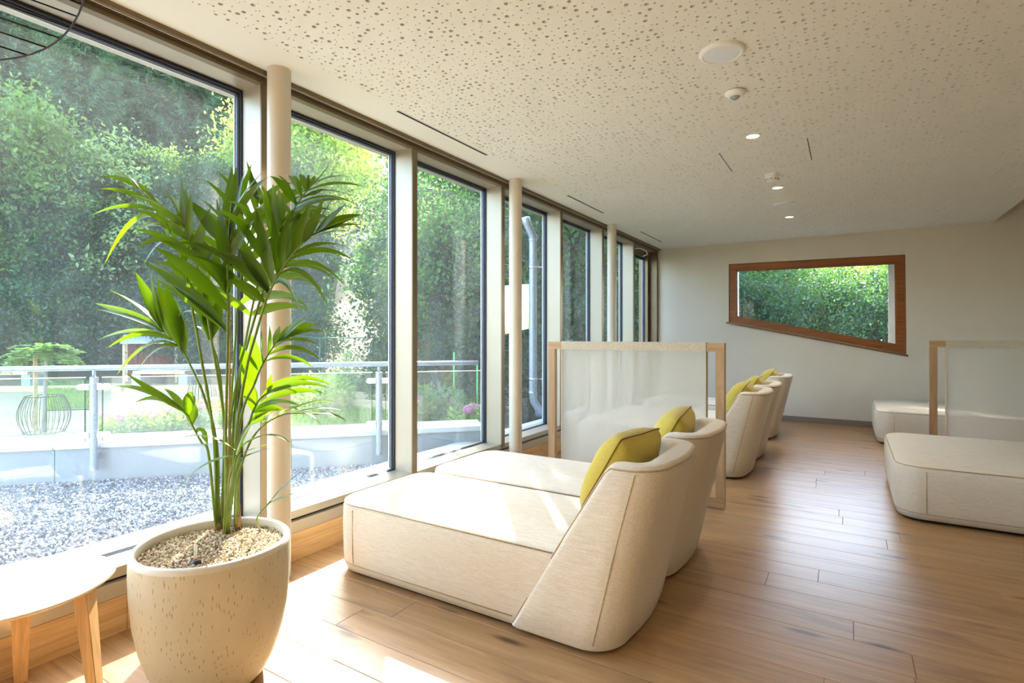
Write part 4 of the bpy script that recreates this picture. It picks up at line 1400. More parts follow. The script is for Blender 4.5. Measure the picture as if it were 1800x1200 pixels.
for s in posts:
    MB().tube([loc(par(s, -0.062, 0.20)), loc(par(s, -0.062, 0.915))], 0.028, 16).build('post', M['galv'], rl, True, auto=40)
    MB().tube([loc(par(s, -0.062, 0.915)), loc(par(s, -0.062, ZR - 0.012))], 0.012, 10).build('rail_stem', M['galv'], rl, True)
    MB().beam(loc(par(s, -0.03, 0.30)), loc(par(s, 0.0, 0.30)), PD_ * 0.02, Vector((0, 0, 0.02))).build('wall_bracket', M['galv'], rl)
    for sg in (-1, 1):
        for z in (0.84, 0.47):
            b = MB()
            c0, c1_ = s + sg * 0.026, s + sg * 0.105
            ring = []
            n = 10
            prof = [(c0, 0.022)] + [(c1_ - 0.02 * sg + sg * 0.022 * math.cos(R(t)), 0.022 * math.sin(R(t))) for t in np.linspace(90, -90, n)] + [(c0, -0.022)]
            b.rings([[loc(par(x_, -0.062 + yo, z + zz)) for x_, zz in prof] for yo in (-0.018, 0.018)])
            b.build('clamp', M['alu_pale'], rl)
ends = [(posts[0], posts[1]), (posts[1], posts[2]), (posts[2], posts[3]), (posts[3], S1 + 0.02)]
for a, c in ends:
    a2, c2 = a + 0.055, c - (0.055 if c < S1 else 0.03)
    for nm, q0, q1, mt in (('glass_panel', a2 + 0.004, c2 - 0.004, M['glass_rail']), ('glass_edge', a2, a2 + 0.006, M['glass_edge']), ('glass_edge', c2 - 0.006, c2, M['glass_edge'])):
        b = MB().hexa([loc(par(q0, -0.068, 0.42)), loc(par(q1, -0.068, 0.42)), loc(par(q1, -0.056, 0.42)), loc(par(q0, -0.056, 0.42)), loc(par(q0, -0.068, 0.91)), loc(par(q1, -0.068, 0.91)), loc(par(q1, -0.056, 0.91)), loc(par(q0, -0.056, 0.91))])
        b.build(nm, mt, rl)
    b = MB().beam(loc(par(a2, -0.062, 0.913)), loc(par(c2, -0.062, 0.913)), PN * 0.007, Vector((0, 0, 0.003)))
    b.build('glass_top_edge', M['alu_pale'], rl)

# downpipe outside bay four
dp = empty('downpipe', (0, 0, 0), 0, 'galvanised rain downpipe outside the fourth glass bay', 'downpipe')
dc = pX(937, 600, -3.12)
dp.location = (dc.x, dc.y, 0)
MB().tube([(-0.02, -0.14, 2.58), (-0.02, -0.11, 2.52), (0, -0.02, 2.40), (0, 0, 2.33), (0, 0, 0.55), (0.0, 0.02, 0.46), (0.02, 0.10, 0.36), (0.02, 0.12, 0.28)], 0.046, 18).build('pipe', M['galv'], dp, True)
for z in (0.72, 2.02):
    MB().lathe([(0.047, z - 0.015), (0.052, z - 0.012), (0.052, z + 0.012), (0.047, z + 0.015)], 20).build('bracket', M['chrome'], dp, True)
    MB().tube([(0.04, 0.03, z), (0.22, 0.10, z)], 0.007, 8).build('bracket_arm', M['chrome'], dp, True)
for z in (0.56, 2.34):
    MB().lathe([(0.046, z - 0.02), (0.0495, z - 0.018), (0.0495, z + 0.018), (0.046, z + 0.02)], 20).build('joint', M['galv'], dp, True)

# ------------------------------------------------------------------ OUTSIDE: ground
def hill(x, y):
    q = -0.78 * x + 0.62 * y
    e = max(0.0, q - 14.5)
    h_ = 0.48 * e * e / (e + 4.0)
    side = max(0.0, x + 3.5)
    low = -1.6 * min(1.0, max(0.0, (y - 7.5) / 3.0)) * min(1.0, max(0.0, (x + 6.5) / 4.0))
    return h_ * max(0.0, 1 - side / 16) + low + 0.10 * math.sin(x * 0.7) * math.cos(y * 0.6) * min(1, e)
def sheet(name, fn, x0, x1, y0, y1, nx, ny, mat, dz=0.0):
    b = MB()
    vs, fs = [], []
    for i in range(nx + 1):
        for j in range(ny + 1):
            x, y = x0 + (x1 - x0) * i / nx, y0 + (y1 - y0) * j / ny
            vs.append((x, y, fn(x, y) + dz))
    for i in range(nx):
        for j in range(ny):
            a = i * (ny + 1) + j
            fs.append((a, a + ny + 1, a + ny + 2, a + 1))
    b.add(vs, fs)
    return b.build(name, mat, None, True)
GR = -0.02
tag(sheet('hillside', lambda x, y: hill(x, y) - (0.0 if -0.78 * x + 0.62 * y > 13.5 else 0.12), -75, 30, -30, 75, 105, 105, M['forest_floor'], GR), 'wooded hillside rising behind the garden', kind='structure')
def patch(name, pts, mat, dz, label, sub=14, kind='structure'):
    """a garden surface draped over the ground, from corner pixels on the ground plane"""
    A, B_, C, D_ = pts
    vs, fs = [], []
    for i in range(sub + 1):
        for j in range(sub + 1):
            p = A.lerp(B_, i / sub).lerp(D_.lerp(C, i / sub), j / sub)
            vs.append((p.x, p.y, hill(p.x, p.y) + GR + dz))
    for i in range(sub):
        for j in range(sub):
            a = i * (sub + 1) + j
            fs.append((a, a + 1, a + sub + 2, a + sub + 1))
    o = MB().add(vs, fs).build(name, mat, None, True)
    if o.data.polygons[0].normal.z < 0: o.data.flip_normals()
    return tag(o, label, kind=kind)
def gp(u, v): return pz(u, v, 0.0)
def gd(u, D):
    dx, dy = ray(u)
    return Vector((dx * D, dy * D, 0))
patch('sandy_path', [gd(-500, 5.0), gd(560, 5.2), gd(600, 13.2), gd(-500, 13.2)], M['sand'], 0.02, 'pale sandy path in the garden', 20)
patch('lawn_strip', [gd(470, 5.6), gd(700, 5.6), gd(700, 12.5), gd(500, 9.5)], M['lawn'], 0.03, 'lawn beside the sandy path')
patch('lawn_patch', [gp(78, 722), gp(158, 720), gp(160, 676), gp(84, 676)], M['lawn'], 0.035, 'small lawn square behind the wire planter')
patch('planting_bed', [gd(-60, 5.0), gd(480, 5.0), gd(420, 7.0), gd(-60, 6.4)], M['gravel_bed'], 0.028, 'grey chippings strip along the parapet')
patch('dirt_track', [gd(545, 12.5), gd(692, 12.5), gd(668, 27), gd(600, 27)], M['dirt'], 0.05, 'sunlit dirt track climbing the slope')

# grass tufts
def leaf_quads(name, P, D, Nn, L, W, mat, parent=None, loc_=None):
    """P base points, D directions, Nn side vectors, L, W arrays: one diamond leaf each"""
    tip = P + D * L[:, None]
    m1 = P + D * (L * 0.28)[:, None]
    m2 = P + D * (L * 0.66)[:, None]
    a, b_ = Nn * (W * 0.88)[:, None], Nn * (W * 0.72)[:, None]
    V = np.stack([P, m1 + a, m2 + b_, tip, m2 - b_, m1 - a], 1)
    n = len(P)
    loops = (np.arange(6)[None] + (np.arange(n) * 6)[:, None]).ravel()
    return np_mesh(name, V.reshape(-1, 3), np.full(n, 6), loops, mat, parent, False, loc_)
def unit(a):
    return a / np.maximum(np.linalg.norm(a, axis=1, keepdims=True), 1e-9)
def scatter_quad(A, B_, C, D_, n):
    i, j = RNG.uniform(0, 1, n)[:, None], RNG.uniform(0, 1, n)[:, None]
    A, B_, C, D_ = [np.array(p)[None] for p in (A, B_, C, D_)]
    return (A * (1 - i) + B_ * i) * (1 - j) + (D_ * (1 - i) + C * i) * j
def grass(name, quad, n, L, label):
    P = scatter_quad(*quad, n)
    for k in range(n):
        P[k, 2] = hill(P[k, 0], P[k, 1]) + GR + 0.02
    D = unit(RNG.normal(size=(n, 3)) * np.array([0.5, 0.5, 0.15]) + np.array([0, 0, 1.0]))
    Nn = unit(np.cross(D, RNG.normal(size=(n, 3))))
    o = leaf_quads(name, P.astype(np.float32), D, Nn, RNG.uniform(0.5, 1.2, n) * L, np.full(n, L * 0.09), M['grass'])
    tag(o, label, 'grass', None, 'stuff')
grass('lawn_grass', (gd(470, 5.7), gd(700, 5.7), gd(700, 12.3), gd(500, 9.4)), 9000, 0.10, 'short grass on the lawn beyond the parapet')
grass('verge_grass', (gd(500, 11.5), gd(600, 12.0), gd(600, 14.0), gd(500, 13.5)), 3000, 0.28, 'long grass along the edge of the dirt track')
grass('square_grass', (gp(80, 720), gp(156, 718), gp(158, 678), gp(86, 678)), 4500, 0.12, 'grass on the small lawn square behind the wire planter')

# ------------------------------------------------------------------ OUTSIDE: trees
def foliage_mesh(centres, radii, per, size, mat, name, flat=0.7, upbias=0.35):
    Ps, n = [], 0
    P = np.concatenate([c[None] + RNG.normal(size=(per, 3)) * r * np.array([0.5, 0.5, 0.5 * flat]) for c, r in zip(centres, radii)])
    n = len(P)
    D = unit(RNG.normal(size=(n, 3)) + np.array([0, 0, -0.2]))
    up = unit(RNG.normal(size=(n, 3)) + np.array([0, 0, upbias * 2]))
    Nn = unit(np.cross(D, up))
    L = RNG.uniform(0.6, 1.25, n) * size
    return leaf_quads(name, P.astype(np.float32), D, Nn, L, L * 0.27, mat)

PROTO = {}
def make_broadleaf(key, h_, r_, size, mat, nb, per, bark, seed, base=0.25, shape=1.0):
    rg = np.random.default_rng(seed)
    root = empty('broadleaf_tree', (0, 0, 0), 0, None, 'tree')
    cs, rs = [], []
    zc = h_ * (0.5 + base / 2)
    zr = h_ * (0.5 - base / 2)
    k = 0
    tb_ = MB()
    tb_.tube([(0, 0, -0.3), (0.05, 0.02, h_ * 0.3), (-0.05, 0.05, h_ * 0.6), (0, 0, h_ * 0.88)], [h_ * 0.022, h_ * 0.017, h_ * 0.011, 0.01], 8)
    for i in range(nb):
        d = rg.normal(size=3); d /= np.linalg.norm(d)
        q = rg.uniform(0.35, 1.0) ** 0.5
        c = np.array([d[0] * r_ * q, d[1] * r_ * q, zc + d[2] * zr * q])
        # egg shape: narrower on top
        kz = (c[2] - (zc - zr)) / (2 * zr)
        c[:2] *= (1.15 - 0.55 * kz * shape)
        cs.append(c); rs.append(rg.uniform(0.15, 0.34) * r_)
        if i % 4 == 0:
            z0 = h_ * rg.uniform(0.25, 0.6)
            tb_.tube([(0, 0, min(z0, c[2] - 0.2)), tuple(c * np.array([0.5, 0.5, 1]) * np.array([1, 1, 0.9])), tuple(c)], [h_ * 0.008, h_ * 0.005, 0.006], 5)
    tb_.build('trunk', bark, root, True)
    fo = foliage_mesh(cs, rs, per, size, mat, 'foliage')
    fo.parent = root
    fo['kind'] = 'stuff'
    PROTO[key] = root
    return root

def make_spruce(key, h_, r_, seed):
    rg = np.random.default_rng(seed)
    root = empty('spruce_tree', (0, 0, 0), 0, None, 'tree')
    MB().tube([(0, 0, -0.4), (0, 0, h_ * 0.5), (0, 0, h_)], [h_ * 0.016, h_ * 0.009, 0.012], 8).build('trunk', M['bark'], root, True)
    P, D, L = [], [], []
    z = h_ * 0.06
    while z < h_ * 0.985:
        f_ = 1 - z / h_
        bl = r_ * (f_ ** 0.8) * rg.uniform(0.85, 1.1) + 0.12
        nb = int(7 + 4 * f_)
        a0 = rg.uniform(0, 6.28)
        for k in range(nb):
            a = a0 + 2 * PI * k / nb + rg.uniform(-0.2, 0.2)
            ln = bl * rg.uniform(0.75, 1.1)
            dirv = np.array([math.cos(a), math.sin(a), 0.0])
            sidev = np.array([-math.sin(a), math.cos(a), 0.0])
            m = max(3, int(ln / 0.11))
            for i in range(m):
                s = (i + 0.6) / m
                p = dirv * ln * s + np.array([0, 0, z + ln * (0.22 * (1 - f_) * s - 0.35 * f_ * s + 0.22 * s * s)])
                tw = 0.20 + 0.42 * (1 - s) * min(1, ln / 2)
                for sg in (-1, 1):
                    d = dirv * 0.8 + sidev * sg * 0.8 + np.array([0, 0, -0.25 - rg.uniform(0, 0.3)])
                    P.append(p); D.append(d); L.append(tw * rg.uniform(0.7, 1.2))
                P.append(p); D.append(dirv * 0.5 + np.array([0, 0, -0.8]) + rg.normal(size=3) * 0.2); L.append(tw * rg.uniform(0.6, 1.0))
            P.append(dirv * ln * 0.85 + np.array([0, 0, z + ln * (0.22 * (1 - f_) - 0.35 * f_ + 0.2) * 0.9])); D.append(dirv + np.array([0, 0, 0.3])); L.append(0.4)
        z += 0.30 + 0.22 * f_
    P, D, L = np.array(P), unit(np.array(D)), np.array(L)
    Nn = unit(np.cross(D, rg.normal(size=D.shape) * 0.5 + np.array([0, 0, 1.0])))
    fo = leaf_quads('foliage', P.astype(np.float32), D, Nn, L, L * 0.095 + 0.010, M['needle'], root)
    fo['kind'] = 'stuff'
    PROTO[key] = root

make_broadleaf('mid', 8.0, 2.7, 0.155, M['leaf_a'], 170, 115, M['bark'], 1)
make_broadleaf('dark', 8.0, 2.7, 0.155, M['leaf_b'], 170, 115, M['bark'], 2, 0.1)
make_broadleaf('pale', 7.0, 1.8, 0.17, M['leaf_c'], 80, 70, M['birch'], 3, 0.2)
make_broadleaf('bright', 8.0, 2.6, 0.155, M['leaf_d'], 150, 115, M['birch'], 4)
make_broadleaf('fine', 7.0, 2.9, 0.14, M['leaf_b'], 200, 120, M['bark'], 5, 0.0, 0.4)
make_broadleaf('bush', 2.6, 1.7, 0.11, M['leaf_b'], 60, 120, M['bark'], 6, 0.0, 0.3)
make_spruce('spruce', 16.0, 3.2, 7)
make_spruce('spruce2', 14.0, 2.6, 8)
USED = set()
def plant(key, u, D, sc, label, z=None, rz=None):
    dx, dy = ray(u)
    x, y = dx * D, dy * D
    zz = hill(x, y) + GR if z is None else z
    rz = random.uniform(0, 6.28) if rz is None else rz
    sc = sc if isinstance(sc, tuple) else (sc,) * 3
    if key not in USED:
        USED.add(key)
        o = PROTO[key]
        o.location = (x, y, zz); o.rotation_euler = (0, 0, rz)
        o.scale = sc
        o['label'] = label
        return o
    return dup(PROTO[key], (x, y, zz), rz, sc, label)

def place_trees():
    first = [
    # left bay: spruces behind
    ('spruce', 18, 21.0, 1.0, 'tall dark spruce at the left picture edge, behind the wire pendant'),
    ('spruce', 142, 19.5, 0.84, 'pointed spruce with a bare leader in the middle of the widest bay'),
    ('spruce2', 248, 22.5, 1.18, 'hazy blue-green spruce right of the bare-topped spruce'),
    ('spruce', 335, 23.0, 1.04, 'hazy spruce just left of the nearest mullion, upper part'),
    ('spruce2', 405, 25.0, 1.25, 'spruce seen at the edge of the nearest mullion'),
    ('spruce', -90, 20.0, 1.0, 'spruce at the far left, cut by the picture edge'),
    ('spruce2', 80, 29.0, 1.3, 'second-row spruce between the two left spruces'),
    ('spruce', 200, 30.0, 1.15, 'second-row spruce above the pale birch'),
    ('spruce2', 300, 31.0, 1.35, 'second-row spruce in the hazy middle'),
    ('spruce', 372, 33.0, 1.2, 'second-row spruce towards the first mullion'),
    ('spruce2', 455, 30.0, 1.25, 'spruce hidden partly by the first column'),
    ('dark', -20, 36.0, 2.1, 'tall dark woodland crown on the ridge at the left'),
    ('dark', 110, 37.0, 2.2, 'tall dark woodland crown on the ridge behind the bare-topped spruce'),
    ('dark', 235, 38.0, 2.2, 'tall dark woodland crown on the ridge behind the birch'),
    ('dark', 350, 39.0, 2.2, 'tall dark woodland crown on the ridge left of the first mullion'),
    ('mid', 30, 14.6, 0.86, 'leafy bright tree low at the left picture edge'),
    ('mid', -75, 14.5, 0.9, 'leafy tree cut by the left picture edge'),
    ('pale', 205, 15.6, 0.86, 'pale silvery birch before the dark spruces'),
    ('dark', 118, 15.2, 0.66, 'dark bushy tree above the wire planter'),
    ('dark', 265, 16.5, 0.72, 'dark bushy tree behind the palm fronds at left'),
    ('bright', 285, 17.2, 0.70, 'yellow-green tree just left of the palm top'),
    ('dark', 355, 16.6, 0.72, 'dark tree directly behind the palm stems'),
    ('mid', 425, 17.5, 0.70, 'green tree seen between palm and first mullion'),
    # second bay
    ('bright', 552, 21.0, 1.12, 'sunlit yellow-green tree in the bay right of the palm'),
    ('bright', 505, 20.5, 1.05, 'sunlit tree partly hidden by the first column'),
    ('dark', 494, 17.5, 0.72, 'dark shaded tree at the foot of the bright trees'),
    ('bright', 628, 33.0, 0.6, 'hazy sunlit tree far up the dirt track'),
    ('mid', 738, 12.6, 0.56, 'green tree overhanging the dirt track beside the second mullion'),
    ('mid', 600, 38.0, 0.55, 'far tree above the top of the track'),
    # third bay
    ('fine', 838, 13.5, 0.86, 'dense fine-leaved tree filling the back of the third bay'),
    ('fine', 815, 11.4, 0.74, 'dense fine-leaved tree closest behind the third bay'),
    ('mid', 792, 9.6, 0.48, 'bright leafy young tree low in the third bay'),
    ('fine', 790, 18.0, 1.0, 'tree deep behind the middle of the third bay'),
    ('fine', 870, 17.0, 1.0, 'tall tree behind the third mullion'),
    # fourth to last bays
    ('dark', 905, 12.0, 0.85, 'dark tree left of the downpipe'),
    ('mid', 965, 12.5, 0.86, 'green tree right of the downpipe'),
    ('dark', 1015, 13.5, 0.90, 'dark tree in the fifth bay'),
    ('mid', 1052, 15.0, 0.95, 'green tree behind the third column'),
    ('bright', 1088, 17.0, 0.95, 'bright tree in the sixth bay'),
    ('fine', 1130, 18.0, 1.1, 'tree seen in the narrow last bay'),
    ('fine', 945, 19.0, 1.1, 'tree far behind the downpipe'),
    ('fine', 1050, 23.0, 1.2, 'tree far behind the sixth bay'),
    ]
    for a in first:
        plant(*a)
    far = [
    ('dark', 960, 15.25, (0.92, 0.92, 2.0), 'very tall slender dark tree added behind the downpipe bay to block the sun', None),  # added and stretched tall to keep sun off the bays past the third
    ('pale', 1068, 16.5, (1.25, 1.25, 1.75), 'tall thin pale tree added behind the third column to filter the sun', None),  # sparse crown added to soften the sun reaching the wooden window
    ('fine', 1305, 15.5, 0.66, 'blue-green low tree at the left end of the wooden window', -1.3),
    ('fine', 1385, 14.5, 0.64, 'dense low tree left of centre in the wooden window', -1.4),
    ('fine', 1465, 15.5, 0.66, 'dense low tree in the middle of the wooden window', -1.4),
    ('fine', 1545, 14.3, 0.64, 'dense leafy tree at the right end of the wooden window', -1.5),
    ('fine', 1625, 15.5, 0.70, 'tree cut by the right jamb of the wooden window', -1.4),
    ('bright', 1425, 19.5, 0.66, 'backlit yellow-green tree glimpsed between crowns in the wooden window', -0.9),
    ('bright', 1530, 20.5, 0.72, 'bright tree deep behind the right part of the wooden window', -0.9),
    ('mid', 1345, 20.0, 0.74, 'green tree deep behind the left part of the wooden window', -0.9),
    ('mid', 1475, 25.0, 0.85, 'farthest green tree in the middle of the wooden window', -0.6),
    ('mid', 1590, 24.0, 0.85, 'farthest green tree at the right of the wooden window', -0.6),
    ('dark', 1270, 21.0, 0.85, 'dark tree hidden left of the wooden window', -0.6),
    ]
    for k, u, D, s, lb, z in far:
        plant(k, u, D, s, lb, z)
    # shrubs at the wood edge
    sh = [(-40, 13.6, 0.9), (45, 13.8, 0.8), (100, 14.0, 0.9), (170, 14.2, 0.85), (232, 15.4, 0.8), (300, 15.2, 0.9), (360, 14.6, 0.85), (430, 14.8, 0.9), (490, 15.0, 0.95), (505, 16.0, 0.8),
          (748, 10.8, 0.6), (770, 10.6, 0.75), (835, 9.6, 0.7), (900, 10.0, 0.8), (960, 10.6, 0.9), (1020, 11.6, 1.0), (1080, 13.5, 1.0)]
    where = ['at the left picture edge', 'left of the little planter tree', 'right behind the little planter tree', 'past the lawn square', 'beside the grey shelter', 'right of the grey shelter', 'behind the palm stems',
             'behind the first mullion', 'behind the first column', 'left of the dirt track', 'right of the second mullion', 'behind the pink flowers in the third bay', 'left of the third mullion', 'behind the second column', 'behind the downpipe', 'in the fifth bay', 'behind the third column']
    for (u, D, s), wh in zip(sh, where):
        plant('bush', u, D, s, 'dark green shrub at the wood edge ' + wh)
place_trees()
for k in PROTO:
    if k not in USED: plant(k, 0, 60, 1, 'tree')

# undergrowth on the slope
n = 26000
A_ = RNG.uniform(-150, 720, n); Dd = RNG.uniform(14.2, 26, n)
P = np.empty((n, 3), dtype=np.float32)
keep = np.ones(n, bool)
for k in range(n):
    dx, dy = ray(A_[k])
    x, y = dx * Dd[k], dy * Dd[k]
    P[k] = (x, y, hill(x, y) + GR + RNG.uniform(0, 0.5))
    if 545 + (Dd[k] - 12.5) * 4 < A_[k] < 692 - (Dd[k] - 12.5) * 1.6: keep[k] = False
P = P[keep]; n = len(P)
D = unit(RNG.normal(size=(n, 3)) + np.array([0, 0, 0.5])); Nn = unit(np.cross(D, RNG.normal(size=(n, 3))))
tag(leaf_quads('undergrowth', P, D, Nn, RNG.uniform(0.12, 0.3, n), RNG.uniform(0.04, 0.08, n), M['leaf_b']), 'low leafy undergrowth on the wooded slope', 'undergrowth', None, 'stuff')

# ------------------------------------------------------------------ OUTSIDE: garden things
def planter_basket(u, v_base, D, r_, h_, label, tree=None):
    dx, dy = ray(u)
    c = Vector((dx * D, dy * D, 0.0))
    root = empty('wire_planter', c, 0, label, 'wire planter', 'round wire baskets in the garden')
    prof = lambda s: r_ * (0.62 + 0.38 * math.sin(PI * (0.12 + 0.80 * s)))
    n = 26
    for k in range(n):
        a = 2 * PI * k / n
        MB().tube([(prof(s) * math.cos(a), prof(s) * math.sin(a), h_ * s) for s in np.linspace(0, 1, 9)], 0.0033, 5).build('wire', M['wire_green'], root, True)
    for s in (0.0, 1.0):
        MB().ring_tube([(prof(s) * math.cos(2 * PI * k / 28), prof(s) * math.sin(2 * PI * k / 28), h_ * s) for k in range(28)], 0.006, 5).build('hoop', M['wire_green'], root, True)
    return c
c = planter_basket(78, 775, 6.9, 0.265, 0.46, 'rusty round wire basket planter at the foot of the feathery little tree')
c2 = planter_basket(355, 745, 8.2, 0.20, 0.56, 'smaller wire basket on the sand seen behind the palm stems')
ft = empty('feathery_tree', (c.x, c.y, 0.0), 0, 'little feathery-leaved tree rising from the wire basket outside', 'tree')
MB().tube([(0, 0, 0), (0.02, 0.0, 0.5), (0.0, 0.02, 0.98), (0.02, 0.03, 1.12)], [0.028, 0.024, 0.02, 0.012], 8).build('trunk', M['birch'], ft, True)
Pp, Dp, Lp = [], [], []
rg = np.random.default_rng(5)
for k in range(46):
    a = rg.uniform(0, 2 * PI); el = rg.uniform(-0.1, 0.7)
    ln = rg.uniform(0.30, 0.50)
    d = np.array([math.cos(a) * math.cos(el), math.sin(a) * math.cos(el), math.sin(el)])
    sdv = np.array([-math.sin(a), math.cos(a), 0])
    for i in range(16):
        s = (i + 1) / 16
        p = np.array([0, 0, 1.02]) + d * ln * s + np.array([0, 0, -0.22 * s * s])
        for sg in (-1, 1):
            for q in range(2):
                Pp.append(p); Dp.append(sdv * sg + d * 0.5 + np.array([0, 0, -0.25]) + rg.normal(size=3) * 0.12); Lp.append(rg.uniform(0.05, 0.10))
Dp = unit(np.array(Dp)); Lp = np.array(Lp)
Nn = unit(np.cross(Dp, rg.normal(size=Dp.shape) * 0.3 + np.array([0, 0, 1])))
fo = leaf_quads('foliage', np.array(Pp, dtype=np.float32), Dp, Nn, Lp, Lp * 0.22, M['fern'], ft)
fo['kind'] = 'stuff'
st = tag(MB().box(-0.018, 0.018, -0.018, 0.018, 0, 1.0).build('tree_stake', M['timber'], None, False, (c.x - 0.10, c.y - 0.06, 0)), 'square wooden stake beside the feathery tree', 'stake')

# timber bench along the far side of the path
def bench(u0, u1, D, label):
    a, e = gd(u0, D), gd(u1, D)
    m = (a + e) / 2
    d = (e - a).normalized(); nn = Vector((-d.y, d.x, 0)); L = (e - a).length / 2
    root = empty('garden_bench', m, 0, label, 'bench', 'timber benches along the sandy path')
    for k in range(3):
        o_ = nn * (-0.16 + 0.16 * k)
        MB().beam(-d * L + o_ + Vector((0, 0, 0.36)), d * L + o_ + Vector((0, 0, 0.36)), nn * 0.072, Vector((0, 0, 0.035))).build('slat', M['timber'], root)
    ns = max(2, int(L / 0.7))
    for k in range(ns):
        p = d * (-L * 0.9 + 2 * L * 0.9 * k / (ns - 1))
        MB().beam(p - nn * 0.2 + Vector((0, 0, 0.16)), p + nn * 0.2 + Vector((0, 0, 0.16)), d * 0.10, Vector((0, 0, 0.165))).build('support', M['concrete'], root)
bench(-40, 64, 12.4, 'pale timber bench at the left picture edge beyond the railing')
bench(245, 335, 12.6, 'pale timber bench beyond the railing right of its post')
def edging(u0, D0, u1, D1, z1, label):
    a, e = gd(u0, D0), gd(u1, D1)
    d = (e - a).normalized(); nn = Vector((-d.y, d.x, 0))
    m = (a + e) / 2
    o = MB().beam(a - m, e - m, nn * 0.06, Vector((0, 0, z1 / 2))).build('timber_edging', M['timber'], None, False, (m.x, m.y, z1 / 2))
    tag(o, label, 'edging board', 'timber edgings in the garden')
edging(-120, 11.6, 215, 11.8, 0.12, 'long low timber edging along the far side of the sand, left part')
edging(225, 11.8, 420, 12.0, 0.12, 'low timber edging along the sand behind the palm')
edging(590, 10.4, 700, 9.6, 0.16, 'upper sunlit timber edging beside the lawn')
edging(560, 9.4, 700, 8.6, 0.16, 'lower timber edging crossing the lawn')

# grey roofed shelter
a = gd(266, 13.4)
shd = empty('garden_shelter', (a.x, a.y, hill(a.x, a.y)), R(62), 'small grey-roofed shelter under the trees left of the palm stems', 'shelter')
MB().hexa([(-0.95, -0.6, 1.15), (0.95, -0.6, 1.15), (0.95, 0.6, 1.35), (-0.95, 0.6, 1.35), (-0.95, -0.6, 1.22), (0.95, -0.6, 1.22), (0.95, 0.6, 1.42), (-0.95, 0.6, 1.42)]).build('roof', M['roof_grey'], shd)
for x_ in (-0.85, 0.85):
    for y_ in (-0.5, 0.5):
        MB().box(x_ - 0.04, x_ + 0.04, y_ - 0.04, y_ + 0.04, -0.3, 1.2).build('post', M['timber'], shd)
for k in range(9):
    MB().box(-0.85 + k * 0.19, -0.85 + k * 0.19 + 0.17, 0.48, 0.52, -0.2, 1.2).build('board', M['rust'], shd)

shd.scale = (0.62, 0.62, 0.82)

# green wire fence by the track
fa, fb, fc = gd(470, 14.5), gd(658, 14.0), gd(700, 13.0)
fn = empty('wire_fence', (0, 0, 0), 0, 'green post and wire fence across the foot of the dirt track', 'fence')
def fence_run(a, e, n):
    for k in range(n + 1):
        p = a.lerp(e, k / n)
        z = hill(p.x, p.y)
        MB().tube([(p.x, p.y, z - 0.1), (p.x, p.y, z + 1.16)], 0.03, 8).build('post', M['fence'], fn, True)
    for hh in (1.14, 0.10):
        MB().tube([(a.lerp(e, k / n).x, a.lerp(e, k / n).y, hill(a.lerp(e, k / n).x, a.lerp(e, k / n).y) + hh) for k in range(n + 1)], 0.014, 6).build('rail', M['fence'], fn, True)
    b = MB()
    L = (e - a).length
    for k in range(1, 8):
        hh = 0.1 + 1.04 * k / 8
        q = a; b.tube([(a.x, a.y, hill(a.x, a.y) + hh), (e.x, e.y, hill(e.x, e.y) + hh)], 0.0022, 4, False)
    m = int(L / 0.14)
    for k in range(m):
        p = a.lerp(e, (k + 0.5) / m); z = hill(p.x, p.y)
        b.tube([(p.x, p.y, z + 0.1), (p.x, p.y, z + 1.14)], 0.0022, 4, False)
    b.build('wire_mesh', M['fence'], fn)['kind'] = 'stuff'
fence_run(fa, fb, 2)
fence_run(fb, fc, 1)
p = fb; MB().tube([(p.x, p.y, hill(p.x, p.y) + 1.05), (p.x + 0.25, p.y + 0.35, hill(p.x, p.y))], 0.02, 6).build('brace', M['fence'], fn, True)

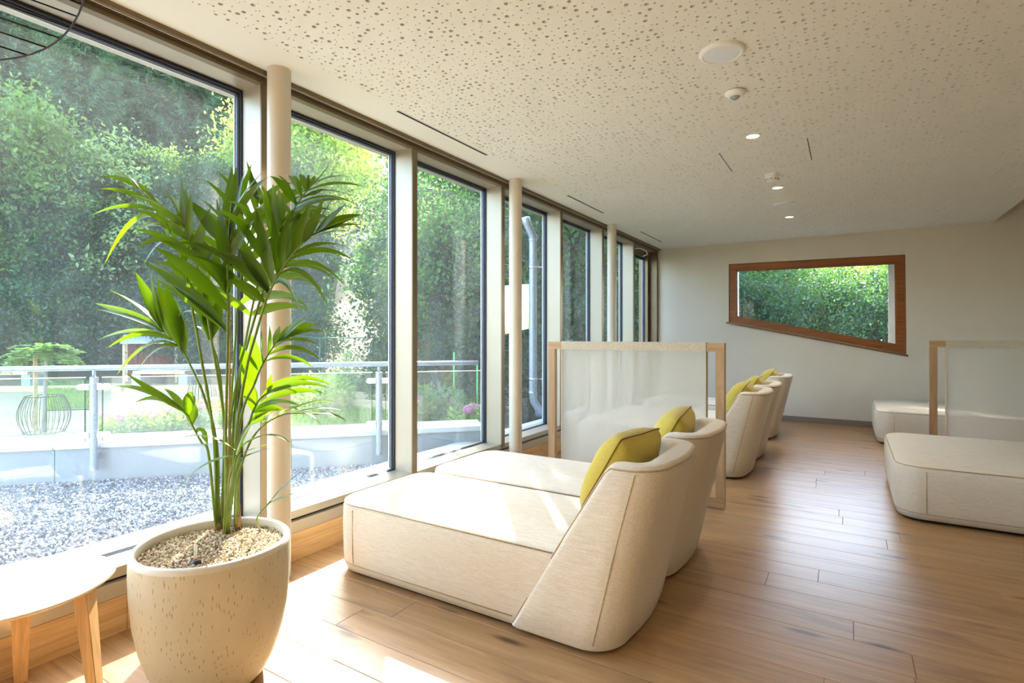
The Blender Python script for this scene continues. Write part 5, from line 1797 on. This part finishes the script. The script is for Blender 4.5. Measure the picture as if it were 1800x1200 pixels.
# hydrangeas and garden plants
def flower_bush(u, D, r_, h_, nf, label, pinkness=1.0, mat='leaf_d', seed=0):
    rg = np.random.default_rng(seed + 30)
    c = gd(u, D)
    root = empty('hydrangea' if nf else 'garden_shrub', (c.x, c.y, 0.0), 0, label, 'shrub', None)
    n = int(700 + 1200 * r_)
    th = rg.uniform(0, 2 * PI, n); rr = r_ * np.sqrt(rg.uniform(0.1, 1, n)); zz = h_ * rg.uniform(0.15, 1, n) * np.sqrt(np.maximum(0.1, 1 - (rr / r_) ** 2 * 0.7))
    P = np.stack([rr * np.cos(th), rr * np.sin(th), zz], 1)
    D_ = unit(P * np.array([1, 1, 0.6]) + rg.normal(size=(n, 3)) * 0.3 + np.array([0, 0, 0.1]))
    Nn = unit(np.cross(D_, rg.normal(size=(n, 3)) * 0.5 + np.array([0, 0, 1])))
    L = rg.uniform(0.045, 0.09, n)
    leaf_quads('foliage', P.astype(np.float32), D_, Nn, L, L * 0.28, M[mat], root)['kind'] = 'stuff'
    MB().tube([(0, 0, 0), (0.01, 0.01, h_ * 0.6)], 0.012, 6).build('stem', M['bark'], root, True)
    for k in range(nf):
        a = rg.uniform(0, 2 * PI); q = r_ * rg.uniform(0.2, 0.9)
        p = np.array([q * math.cos(a), q * math.sin(a), h_ * rg.uniform(0.75, 1.05)])
        m = 70
        d = unit(rg.normal(size=(m, 3)))
        Pq = p + d * 0.05 * np.array([1.2, 1.2, 0.8])
        dd = unit(np.cross(d, rg.normal(size=(m, 3))))
        leaf_quads('flower_head', Pq.astype(np.float32), dd, unit(np.cross(d, dd)), np.full(m, 0.035), np.full(m, 0.014), M['petal'], root)['kind'] = 'stuff'
flower_bush(262, 6.5, 0.32, 0.33, 5, 'pink hydrangea behind the parapet just right of the railing post', seed=1)
flower_bush(320, 6.8, 0.32, 0.38, 5, 'pink hydrangea behind the parapet in front of the small wire basket', seed=2)
flower_bush(375, 7.0, 0.30, 0.40, 5, 'pink hydrangea behind the palm stems', seed=3)
flower_bush(215, 6.3, 0.26, 0.34, 3, 'low pale hydrangea touching the railing post', seed=4)
flower_bush(735, 6.6, 0.30, 0.62, 2, 'green shrub with two pink blooms behind the second mullion', mat='leaf_a', seed=5)
flower_bush(772, 7.0, 0.42, 0.60, 0, 'lush green shrub low in the third bay', mat='leaf_a', seed=6)
flower_bush(825, 6.7, 0.36, 0.36, 9, 'low pale pink flowering shrub in the third bay corner', seed=7)
flower_bush(562, 9.0, 0.55, 0.62, 0, 'sunlit yellow-green shrub on the lawn right of the column', seed=8)
flower_bush(638, 11.2, 0.62, 0.95, 0, 'grey-green bush before the wire fence', mat='leaf_c', seed=9)
flower_bush(598, 10.6, 0.45, 0.5, 0, 'small grey-green bush left of the larger one at the fence', mat='leaf_c', seed=10)
flower_bush(690, 10.0, 0.5, 0.8, 0, 'green bush at the edge of the second mullion', mat='leaf_a', seed=11)
for (u, D, hh, lb) in ((798, 7.8, 0.98, 'left thin green garden stake in the third bay'), (839, 7.2, 0.85, 'right thin green garden stake in the third bay')):
    c = gd(u, D)
    tag(MB().tube([(0, 0, 0), (0, 0, hh)], 0.012, 6).build('garden_stake', plain('bright_green_stake', lin(90, 190, 90), 0.5), None, True, (c.x, c.y, 0)), lb, 'garden stake')
